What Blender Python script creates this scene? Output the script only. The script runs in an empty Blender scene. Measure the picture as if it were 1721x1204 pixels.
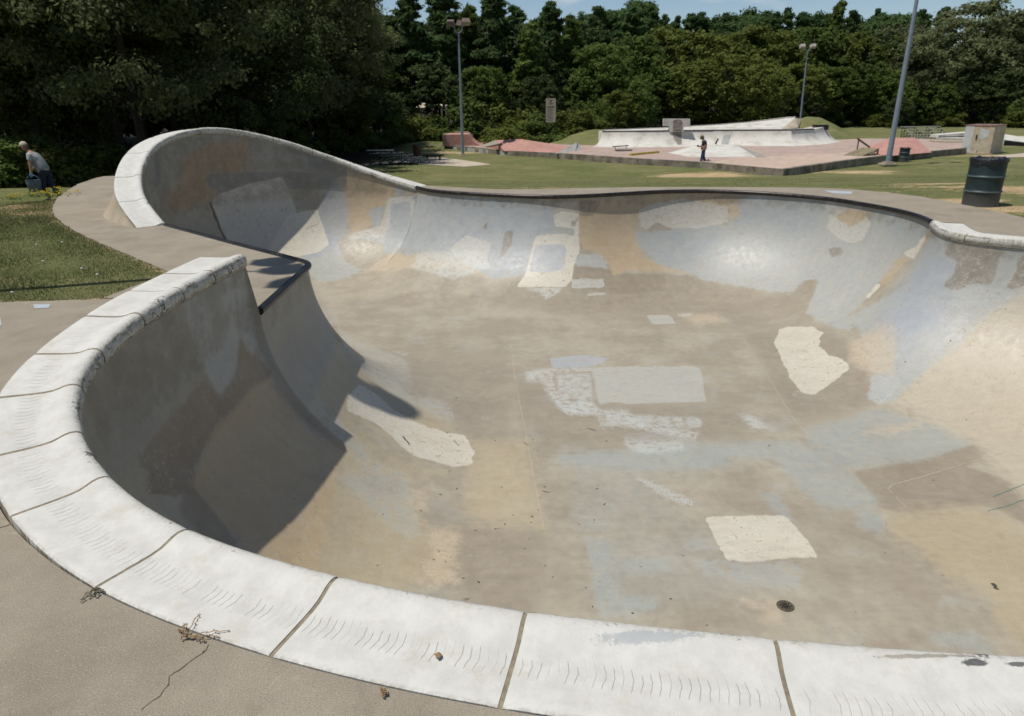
import bpy, bmesh, math, random
import numpy as np
from mathutils import Vector, Matrix
from mathutils.bvhtree import BVHTree
from mathutils import geometry as mgeo

SC = bpy.context.scene
COL = SC.collection
R_ = math.radians

# ------------------------------------------------------------ camera
FPX = 1163.0; PITCH = math.atan(430/1163.0); ROLL = R_(0.8); CAMH = 1.85
cF = np.array([0, math.cos(PITCH), -math.sin(PITCH)])
_R0 = np.array([1.0, 0, 0]); _U0 = np.cross(_R0, cF)
cR = math.cos(ROLL)*_R0 - math.sin(ROLL)*_U0; cU = np.cross(cR, cF)
cC = np.array([0, 0, CAMH])
cam_data = bpy.data.cameras.new('camera'); cam = bpy.data.objects.new('camera', cam_data); COL.objects.link(cam)
M = Matrix(((cR[0], cU[0], -cF[0], 0), (cR[1], cU[1], -cF[1], 0), (cR[2], cU[2], -cF[2], CAMH), (0, 0, 0, 1)))
cam.matrix_world = M
cam_data.sensor_width = 36; cam_data.lens = 36*FPX/1721; cam_data.clip_start = 0.05; cam_data.clip_end = 2000
cam_data.dof.use_dof = True; cam_data.dof.focus_distance = 3.3; cam_data.dof.aperture_fstop = 5.0
SC.camera = cam

# ------------------------------------------------------------ sky, sun, exposure
SUN_AZ = 17.0; SUN_EL = 68.0      # shadows run towards azimuth 17 deg from +X
sdir = Vector((math.cos(R_(SUN_AZ))*math.cos(R_(SUN_EL)), math.sin(R_(SUN_AZ))*math.cos(R_(SUN_EL)), -math.sin(R_(SUN_EL))))
sl = bpy.data.lights.new('sun', 'SUN'); sl.energy = 4.1; sl.angle = R_(0.55); sl.color = (1.0, 0.96, 0.9)
so = bpy.data.objects.new('sun', sl); COL.objects.link(so); so.rotation_euler = sdir.to_track_quat('-Z', 'Y').to_euler(); so.location = (-20, -10, 40)
W = bpy.data.worlds.new('World'); SC.world = W; W.use_nodes = True
wt = W.node_tree; wt.nodes.clear()
sky = wt.nodes.new('ShaderNodeTexSky'); sky.sky_type = 'NISHITA'; sky.sun_disc = False
sky.sun_elevation = R_(SUN_EL)
tosun = -sdir
sky.sun_rotation = math.atan2(tosun.x, tosun.y)
sky.air_density = 1.0; sky.dust_density = 0.2; sky.ozone_density = 2.0; sky.altitude = 300
bg = wt.nodes.new('ShaderNodeBackground'); bg.inputs[1].default_value = 0.09
wo = wt.nodes.new('ShaderNodeOutputWorld')
# thin clouds low in the sky
tc = wt.nodes.new('ShaderNodeTexCoord'); mp = wt.nodes.new('ShaderNodeMapping'); mp.inputs['Scale'].default_value = (1, 1, 3.2)
nz = wt.nodes.new('ShaderNodeTexNoise'); nz.inputs['Scale'].default_value = 5.2; nz.inputs['Detail'].default_value = 9; nz.inputs['Roughness'].default_value = 0.55
cr = wt.nodes.new('ShaderNodeValToRGB'); cr.color_ramp.elements[0].position = 0.55; cr.color_ramp.elements[1].position = 0.72
mx = wt.nodes.new('ShaderNodeMix'); mx.data_type = 'RGBA'
wt.links.new(tc.outputs['Generated'], mp.inputs[0]); wt.links.new(mp.outputs[0], nz.inputs[0]); wt.links.new(nz.outputs[0], cr.inputs[0])
wt.links.new(cr.outputs[0], mx.inputs[0]); wt.links.new(sky.outputs[0], mx.inputs[6]); mx.inputs[7].default_value = (7.5, 7.6, 7.8, 1)
wt.links.new(mx.outputs[2], bg.inputs[0]); wt.links.new(bg.outputs[0], wo.inputs[0])
SC.view_settings.view_transform = 'Standard'; SC.view_settings.look = 'None'; SC.view_settings.exposure = 0.0; SC.view_settings.gamma = 1.0
SC.cycles.max_bounces = 8; SC.cycles.transparent_max_bounces = 8

# ------------------------------------------------------------ photo geometry helpers: where the sight line through a picture point meets a level or a distance
def _ray(x, y): return cF + cR*(x-860.5)/FPX - cU*(y-602)/FPX
def atz(x, y, z=0.0):
    d = _ray(x, y); return cC + d*((z-CAMH)/d[2])
def aty(x, y, Y):
    d = _ray(x, y); return cC + d*(Y/d[1])
def topix(V):
    v = np.asarray(V, float)-cC; d = v@cF; d = np.where(np.abs(d) < 1e-6, 1e-6, d)
    return 860.5+FPX*(v@cR)/d, 602-FPX*(v@cU)/d, d

# ------------------------------------------------------------ object helpers
def empty(name, loc=(0, 0, 0), rz=0.0):
    o = bpy.data.objects.new(name, None); COL.objects.link(o); o.location = loc; o.rotation_euler = (0, 0, rz); o.empty_display_size = 0.3
    return o
def tag(o, label=None, cat=None, group=None, kind=None):
    if label: o['label'] = label
    if cat: o['category'] = cat
    if group: o['group'] = group
    if kind: o['kind'] = kind
    return o
class MB:
    def __init__(s): s.v = []; s.f = []; s.m = []
    def add(s, vs, fs, mi=0):
        b = len(s.v); s.v += [tuple(float(c) for c in p) for p in vs]; s.f += [tuple(b+i for i in f) for f in fs]; s.m += [mi]*len(fs); return s
    def box(s, cx, cy, cz, sx, sy, sz, rz=0.0, mi=0, rx=0.0, ry=0.0, taper=1.0):
        m = Matrix.Rotation(rz, 3, 'Z') @ Matrix.Rotation(ry, 3, 'Y') @ Matrix.Rotation(rx, 3, 'X'); vs = []
        for dz in (-.5, .5):
            t = taper if dz > 0 else 1
            for dx, dy in ((-.5, -.5), (.5, -.5), (.5, .5), (-.5, .5)):
                p = m @ Vector((dx*sx*t, dy*sy*t, dz*sz)); vs.append((cx+p.x, cy+p.y, cz+p.z))
        return s.add(vs, [(0, 3, 2, 1), (4, 5, 6, 7), (0, 1, 5, 4), (1, 2, 6, 5), (2, 3, 7, 6), (3, 0, 4, 7)], mi)
    def prism(s, poly, axis0, axis1, origin, depthvec, mi=0):
        # poly of (a,b) in the plane axis0/axis1 at origin, extruded by depthvec
        o = Vector(origin); a0 = Vector(axis0); a1 = Vector(axis1); dv = Vector(depthvec)
        n = len(poly); vs = [o+a0*a+a1*b for a, b in poly]; vs += [p+dv for p in vs]
        fs = [tuple(range(n)), tuple(range(2*n-1, n-1, -1))]+[(i, (i+1) % n, n+(i+1) % n, n+i) for i in range(n)]
        return s.add(vs, fs, mi)
    def tube(s, pts, rad, n=8, cap=True, mi=0, closed=False):
        pts = [Vector(p) for p in pts]; N = len(pts)
        rads = rad if isinstance(rad, (list, tuple)) else [rad]*N
        vs = []; fs = []; up = Vector((0, 0, 1)); prev = None
        for i, p in enumerate(pts):
            if closed: t = pts[(i+1) % N]-pts[i-1]
            else: t = pts[min(i+1, N-1)]-pts[max(i-1, 0)]
            if t.length < 1e-9: t = Vector((0, 0, 1))
            t.normalize()
            a = prev if prev else (up if abs(t.z) < .9 else Vector((1, 0, 0)))
            u = (a-t*a.dot(t)); 
            if u.length < 1e-6: u = t.orthogonal()
            u.normalize(); w = t.cross(u); prev = u
            for k in range(n):
                an = 2*math.pi*k/n; q = p+(u*math.cos(an)+w*math.sin(an))*rads[i]; vs.append(q)
        for i in range(N if closed else N-1):
            j = (i+1) % N
            for k in range(n): fs.append((i*n+k, i*n+(k+1) % n, j*n+(k+1) % n, j*n+k))
        if cap and not closed: fs.append(tuple(range(n-1, -1, -1))); fs.append(tuple((N-1)*n+k for k in range(n)))
        return s.add(vs, fs, mi)
    def lathe(s, prof, c=(0, 0, 0), n=24, mi=0, wob=None):
        vs = []; fs = []
        for r, z in prof:
            for k in range(n):
                a = 2*math.pi*k/n; rr = r*(1+(wob(a, z) if wob else 0)); vs.append((c[0]+rr*math.cos(a), c[1]+rr*math.sin(a), c[2]+z))
        for i in range(len(prof)-1):
            for k in range(n): fs.append((i*n+k, i*n+(k+1) % n, (i+1)*n+(k+1) % n, (i+1)*n+k))
        return s.add(vs, fs, mi)
    def build(s, name, mat, parent=None, smooth=False, loc=None):
        me = bpy.data.meshes.new(name); me.from_pydata(s.v, [], s.f)
        mats = mat if isinstance(mat, (list, tuple)) else [mat]
        for m in mats: me.materials.append(m)
        if len(mats) > 1: me.polygons.foreach_set('material_index', s.m)
        if smooth is True: me.polygons.foreach_set('use_smooth', [True]*len(me.polygons))
        me.update()
        if isinstance(smooth, float):
            me.polygons.foreach_set('use_smooth', [True]*len(me.polygons))
            me.set_sharp_from_angle(angle=R_(smooth))
        o = bpy.data.objects.new(name, me); COL.objects.link(o); o.parent = parent
        if loc is not None: o.location = loc
        return o
def np_mesh(name, V, Fq, mat, parent=None, smooth=False):
    # V (n,3), Fq (m,k) same-size faces
    V = np.asarray(V, np.float32); Fq = np.asarray(Fq, np.int32); me = bpy.data.meshes.new(name)
    me.vertices.add(len(V)); me.vertices.foreach_set('co', V.ravel()); k = Fq.shape[1]
    me.loops.add(Fq.size); me.loops.foreach_set('vertex_index', Fq.ravel())
    me.polygons.add(len(Fq)); me.polygons.foreach_set('loop_start', np.arange(0, Fq.size, k, dtype=np.int32))
    me.update(calc_edges=True); me.validate()
    if smooth: me.polygons.foreach_set('use_smooth', [True]*len(me.polygons))
    if mat: me.materials.append(mat)
    o = bpy.data.objects.new(name, me); COL.objects.link(o); o.parent = parent
    return o

# ------------------------------------------------------------ materials
KL = 1.30
def lin(v): v /= 255.0; return v/12.92 if v <= .04045 else ((v+.055)/1.055)**2.4
def sc(r, g, b, k=None):
    k = k or KL; return (min(lin(r)/k, .85), min(lin(g)/k, .85), min(lin(b)/k, .85), 1)
class NT:
    def __init__(s, name, rough=.8, spec=.3):
        s.m = bpy.data.materials.new(name); s.m.use_nodes = True; s.t = s.m.node_tree; s.b = s.t.nodes['Principled BSDF']
        s.b.inputs['Roughness'].default_value = rough; s.b.inputs['Specular IOR Level'].default_value = spec
    def n(s, typ, **kw):
        nd = s.t.nodes.new(typ)
        for k, v in kw.items(): setattr(nd, k, v)
        return nd
    def l(s, a, b): s.t.links.new(a, b)
    def pos(s):
        if not hasattr(s, '_p'): s._p = s.n('ShaderNodeTexCoord').outputs['Object']
        return s._p
    def uv(s): return s.n('ShaderNodeUVMap').outputs[0]
    def noise(s, scale, detail=4, rough=.6, vec=None, scl=None, dist=0):
        nd = s.n('ShaderNodeTexNoise'); nd.inputs['Scale'].default_value = scale; nd.inputs['Detail'].default_value = detail; nd.inputs['Roughness'].default_value = rough
        nd.inputs['Distortion'].default_value = dist
        v = vec or s.pos()
        if scl:
            mp = s.n('ShaderNodeMapping'); mp.inputs['Scale'].default_value = scl; s.l(v, mp.inputs[0]); v = mp.outputs[0]
        s.l(v, nd.inputs['Vector']); return nd.outputs[0]
    def math(s, op, a, b=None, c=None, clamp=False):
        nd = s.n('ShaderNodeMath', operation=op, use_clamp=clamp)
        for i, v in enumerate((a, b, c)):
            if v is None: continue
            if isinstance(v, (int, float)): nd.inputs[i].default_value = v
            else: s.l(v, nd.inputs[i])
        return nd.outputs[0]
    def ramp(s, v, a, b, lo=0.0, hi=1.0, smooth=True):
        nd = s.n('ShaderNodeMapRange'); nd.interpolation_type = 'SMOOTHSTEP' if smooth else 'LINEAR'
        nd.inputs[1].default_value = a; nd.inputs[2].default_value = b; nd.inputs[3].default_value = lo; nd.inputs[4].default_value = hi
        s.l(v, nd.inputs[0]); return nd.outputs[0]
    def mix(s, f, a, b, mode='MIX'):
        nd = s.n('ShaderNodeMix', data_type='RGBA', blend_type=mode)
        for i, v in ((0, f), (6, a), (7, b)):
            if isinstance(v, (int, float)): nd.inputs[i].default_value = v
            elif isinstance(v, tuple): nd.inputs[i].default_value = v
            else: s.l(v, nd.inputs[i])
        return nd.outputs[2]
    def attr(s, name):
        nd = s.n('ShaderNodeAttribute', attribute_name=name); return nd.outputs['Fac']
    def color(s, v):
        if isinstance(v, tuple): s.b.inputs['Base Color'].default_value = v
        else: s.l(v, s.b.inputs['Base Color'])
    def bump(s, h, strength=.3, dist=.01):
        nd = s.n('ShaderNodeBump'); nd.inputs['Strength'].default_value = strength; nd.inputs['Distance'].default_value = dist
        s.l(h, nd.inputs['Height']); s.l(nd.outputs[0], s.b.inputs['Normal']); return nd
def simple(name, col, rough=.7, var=.15, scale=8, spec=.3, metal=0.0, bump=0.0, dirt=None, dirtamt=.5):
    t = NT(name, rough, spec); n1 = t.noise(scale, 5); n2 = t.noise(scale*.23, 3)
    f = t.ramp(n1, .3, .7, 1-var, 1+var); f2 = t.ramp(n2, .3, .7, 1-var*.6, 1+var*.6); f = t.math('MULTIPLY', f, f2)
    nd = t.n('ShaderNodeVectorMath', operation='SCALE'); nd.inputs[0].default_value = col[:3]; t.l(f, nd.inputs['Scale']); c = nd.outputs[0]
    if dirt: c = t.mix(t.math('MULTIPLY', t.ramp(t.noise(scale*.5, 6, .7), .48, .62), dirtamt), c, dirt)
    t.color(c); t.b.inputs['Metallic'].default_value = metal
    if bump: t.bump(n1, bump, .01)
    return t.m
# ============================================================ THE BOWL
# lip control points: (x, y, z) inner edge, counter-clockwise; kinds: 'w' white coping blocks, 's' steel pipe
def _p(px, py, z=0.0): a = atz(px, py, z); return (a[0], a[1], z)
def _q(px, py, Y): a = aty(px, py, Y); return (a[0], a[1], max(a[2], 0))
near = [(-2.50, 6.40, .52)]+[_p(*t) for t in ((355, 460, .51), (300, 490, .49), (255, 518, .465), (215, 545, .43), (180, 572, .385), (150, 600, .33), (128, 632, .27), (118, 662, .22),
        (116, 695, .175), (122, 728, .13), (140, 768, .085), (167, 805, .05), (195, 832, .03), (225, 855, .012), (300, 899, 0), (400, 936, 0), (545, 978, 0), (700, 1012, 0), (880, 1042, 0), (1090, 1067, 0), (1300, 1088, 0), (1500, 1105, 0), (1721, 1118, 0))]
right = [(3.0, 1.80, 0), (4.6, 1.95, 0), (6.3, 2.45, 0), (7.8, 3.4, 0), (8.8, 4.8, 0), (9.05, 6.3, 0), (8.5, 7.6, 0), (7.65, 8.5, 0)]+[_p(*t) for t in ((1721, 407), (1650, 401), (1612, 397), (1588, 390), (1576, 382))]
far = [_p(*t) for t in ((1566, 373), (1545, 363), (1500, 352), (1450, 343), (1400, 335), (1330, 328), (1250, 323), (1175, 321), (1100, 322.5), (1050, 325.5), (1000, 328.5), (950, 330.5), (900, 330.5), (850, 328.5), (790, 325.5), (745, 322.5), (715, 319))]
pocket = [(-2.19, 16.69, 0)]+[_q(*t) for t in ((660, 303, 16.99), (620, 290, 17.16), (580, 274, 17.2), (540, 259, 17.15), (502, 245, 17.02), (467, 235, 16.84), (436, 227.5, 16.62), (390, 219, 16.23), (350, 216.5, 15.79),
        (319, 221, 15.30), (286, 230, 14.75), (260, 245, 14.2), (244, 266, 13.65), (236, 291, 13.15), (236, 318, 12.65), (247, 343, 12.15))]+[(-5.78, 11.64, 0)]
hip = [_p(*t) for t in ((330, 393), (400, 412), (470, 430))]+[(-2.72, 8.70, 0), (-2.585, 8.565, 0), (-2.52, 8.47, 0), (-2.49, 8.36, 0), (-2.48, 8.2, 0), (-2.455, 7.3, 0), (-2.43, 6.42, 0)]
def catmull(pts, step):
    P = [Vector(p) for p in pts]; P = [P[0]*2-P[1]]+P+[P[-1]*2-P[-2]]; out = []
    for i in range(1, len(P)-2):
        p0, p1, p2, p3 = P[i-1:i+3]
        def kn(a, b): return max((b-a).length, 1e-5)**.5
        t0 = 0; t1 = t0+kn(p0, p1); t2 = t1+kn(p1, p2); t3 = t2+kn(p2, p3); n = max(1, int(round((p2-p1).length/step)))
        for k in range(n):
            t = t1+(t2-t1)*k/n
            A1 = p0*((t1-t)/(t1-t0))+p1*((t-t0)/(t1-t0)); A2 = p1*((t2-t)/(t2-t1))+p2*((t-t1)/(t2-t1)); A3 = p2*((t3-t)/(t3-t2))+p3*((t-t2)/(t3-t2))
            B1 = A1*((t2-t)/(t2-t0))+A2*((t-t0)/(t2-t0)); B2 = A2*((t3-t)/(t3-t1))+A3*((t-t1)/(t3-t1)); out.append(B1*((t2-t)/(t2-t1))+B2*((t-t1)/(t2-t1)))
    out.append(P[-2]); return out
STEP = .05
c1 = catmull(near+right+far[:1], STEP)      # white, ends at steel start
c2 = catmull(far+pocket[:1], STEP)          # steel
c3 = catmull(pocket, STEP)                  # white extension
c4 = catmull([pocket[-1]]+hip, STEP*.6)
lip = []; kind = []
for c, k in ((c1, 'w'), (c2, 's'), (c3, 'x'), (c4, 'h')):
    for p in c[:-1]: lip.append(p.copy()); kind.append(k)
lip.append(c4[-1].copy()); kind.append('h')
# gentle smoothing of the lip (keeps the tip of the hip and the segment ends)
L = np.array([tuple(p) for p in lip]); NL = len(L)
fix = np.zeros(NL, bool); fix[[0, NL-1]] = True
for i in range(1, NL):
    if kind[i] != kind[i-1]: fix[i] = True
for it in range(60):
    S = (np.roll(L, 1, 0)+np.roll(L, -1, 0))*.5; w = np.where(fix, 0, .5)[:, None]
    tip = (np.hypot(L[:, 0]+2.55, L[:, 1]-8.5) < .45)
    w = np.where(tip[:, None], 0, w)
    L = L*(1-w)+S*w
T = np.roll(L, -1, 0)-np.roll(L, 1, 0); T[0] = L[1]-L[0]; T[-1] = L[-1]-L[-2]; T = T[:, :2]; T /= np.linalg.norm(T, axis=1)[:, None]
NIN = np.stack([-T[:, 1], T[:, 0]], 1)      # inward normal
# smooth normals so that rings stay tidy; tip gets less
NS = NIN.copy()
for it in range(40):
    S = NS*.5+(np.roll(NS, 1, 0)+np.roll(NS, -1, 0))*.25
    NS = S/np.linalg.norm(S, axis=1)[:, None]
DEP = 2.0; RAD = 2.3
Ls = L.copy(); ARC = np.concatenate([[0], np.cumsum(np.linalg.norm(np.diff(L[:, :2], axis=0), axis=1))])
NV = 40; NE = 8
rings = []
for j in range(NE):                          # raised upright part
    f = j/NE; r = L.copy(); r[:, 2] = L[:, 2]*(1-f); rings.append(r)
for j in range(NV+1):
    ph = (j/NV)*math.pi/2; d = RAD*(1-math.cos(ph)); z = -DEP*math.sin(ph)
    sm = min(1, d/.5)
    N = NIN*(1-sm)+NS*sm; N = N/np.linalg.norm(N, axis=1)[:, None]
    r = np.zeros_like(L); r[:, :2] = L[:, :2]+N*d; r[:, 2] = z; rings.append(r)
NR = len(rings)
V = np.concatenate(rings); faces = []
idx = np.arange(NL)
for j in range(NR-1):
    a = j*NL+idx; b = j*NL+np.roll(idx, -1); c = (j+1)*NL+np.roll(idx, -1); d = (j+1)*NL+idx
    faces.append(np.stack([a, b, c, d], 1))
faces = np.concatenate(faces)
# drop degenerate raised rings where lip is at deck level: harmless slivers are merged later
inner = rings[-1]
# floor fill
def inpoly(X, Y, poly):
    ins = np.zeros(X.shape, bool); n = len(poly); j = n-1
    for i in range(n):
        xi, yi = poly[i][0], poly[i][1]; xj, yj = poly[j][0], poly[j][1]
        if yi != yj:
            c = ((yi > Y) != (yj > Y)) & (X < (xj-xi)*(Y-yi)/(yj-yi)+xi); ins ^= c
        j = i
    return ins
def seg_sd(X, Y, poly):
    # distance to polygon outline
    D = np.full(X.shape, 1e9); n = len(poly)
    for i in range(n):
        x0, y0 = poly[i][0], poly[i][1]; x1, y1 = poly[(i+1) % n][0], poly[(i+1) % n][1]
        dx, dy = x1-x0, y1-y0; q = dx*dx+dy*dy+1e-12
        t = np.clip(((X-x0)*dx+(Y-y0)*dy)/q, 0, 1); D = np.minimum(D, (X-x0-t*dx)**2+(Y-y0-t*dy)**2)
    return np.sqrt(D)
G = .06
ring2 = inner[::2] if NL % 2 == 0 else inner[:-1:2]
xs = np.arange(inner[:, 0].min(), inner[:, 0].max(), G); ys = np.arange(inner[:, 1].min(), inner[:, 1].max(), G)
GX, GY = np.meshgrid(xs, ys); GX = GX.ravel(); GY = GY.ravel()
ins = inpoly(GX, GY, inner); GX = GX[ins]; GY = GY[ins]; dd = seg_sd(GX, GY, inner[::4]); k = dd > .045; GX = GX[k]; GY = GY[k]
pts = [Vector((p[0], p[1])) for p in inner]+[Vector((x, y)) for x, y in zip(GX, GY)]
cv, ce, cf, ov, oe, of = mgeo.delaunay_2d_cdt(pts, [(i, (i+1) % NL) for i in range(NL)], [], 1, 1e-5)
base = len(V); FV = np.array([(v.x, v.y, -DEP) for v in cv])
# seal to inner ring: coordinates coincide, merged by distance below
bm = bmesh.new()
vv = [bm.verts.new(p) for p in np.concatenate([V, FV]).tolist()]
for f in faces.tolist():
    try: bm.faces.new([vv[i] for i in f])
    except ValueError: pass
for f in cf:
    try: bm.faces.new([vv[base+i] for i in f])
    except ValueError: pass
bmesh.ops.remove_doubles(bm, verts=bm.verts, dist=.0015)
bmesh.ops.dissolve_degenerate(bm, dist=.0005, edges=bm.edges)
loose = [v for v in bm.verts if not v.link_faces]; bmesh.ops.delete(bm, geom=loose, context='VERTS')
bmesh.ops.recalc_face_normals(bm, faces=bm.faces)
up = sum(f.normal.z*f.calc_area() for f in bm.faces)
if up < 0: bmesh.ops.reverse_faces(bm, faces=bm.faces)
bowl_me = bpy.data.meshes.new('bowl_surface'); bm.to_mesh(bowl_me)
bvh = BVHTree.FromBMesh(bm); bm.free()
bowl_me.polygons.foreach_set('use_smooth', [True]*len(bowl_me.polygons))
nv = len(bowl_me.vertices); co = np.zeros(nv*3); bowl_me.vertices.foreach_get('co', co); co = co.reshape(-1, 3)
PX, PY, PD = topix(co)
# which vertices can be seen past nearer parts of the bowl (paint is only known there)
vis = np.ones(nv, bool); org = Vector(cC)
for i in range(nv):
    if PD[i] < .3 or not (-900 < PX[i] < 3600): vis[i] = PD[i] > .3; continue
    p = Vector(co[i]); d = p-org; dl = d.length
    h = bvh.ray_cast(org, d/dl, dl+1)
    if h[0] is not None and h[3] < dl-.15: vis[i] = False
CR = {'P': (0, 0, 1), 'Z': (860, 602, .5), 'Y': (0, 602, .5), 'C8': (560, 280, .3486), 'CF': (1020, 300, .3486), 'C5': (0, 180, .3254), 'B1': (0, 400, .3322), 'B2': (400, 400, .3322), 'B3': (800, 560, .2823), 'B4': (1200, 380, .3323), 'B5': (1200, 780, .3523), 'B7': (400, 800, .3356)}
def topoly(cr, pts): x0, y0, s = CR[cr]; return [(x0+x*s, y0+y*s) for x, y in pts]
def sdf_layer(polys):
    out = np.full(nv, -1.0)
    for cr, pts in polys:
        P = topoly(cr, pts); X = np.array([p[0] for p in P]); Y = np.array([p[1] for p in P]); mg = 160
        sel = vis & (PX > X.min()-mg) & (PX < X.max()+mg) & (PY > Y.min()-mg) & (PY < Y.max()+mg)
        if not sel.any(): continue
        x = PX[sel]; y = PY[sel]; D = seg_sd(x, y, P)*PD[sel]/FPX; I = inpoly(x, y, P)
        out[sel] = np.maximum(out[sel], np.where(I, D, -D))
    return np.clip(out, -1, 1)
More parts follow.
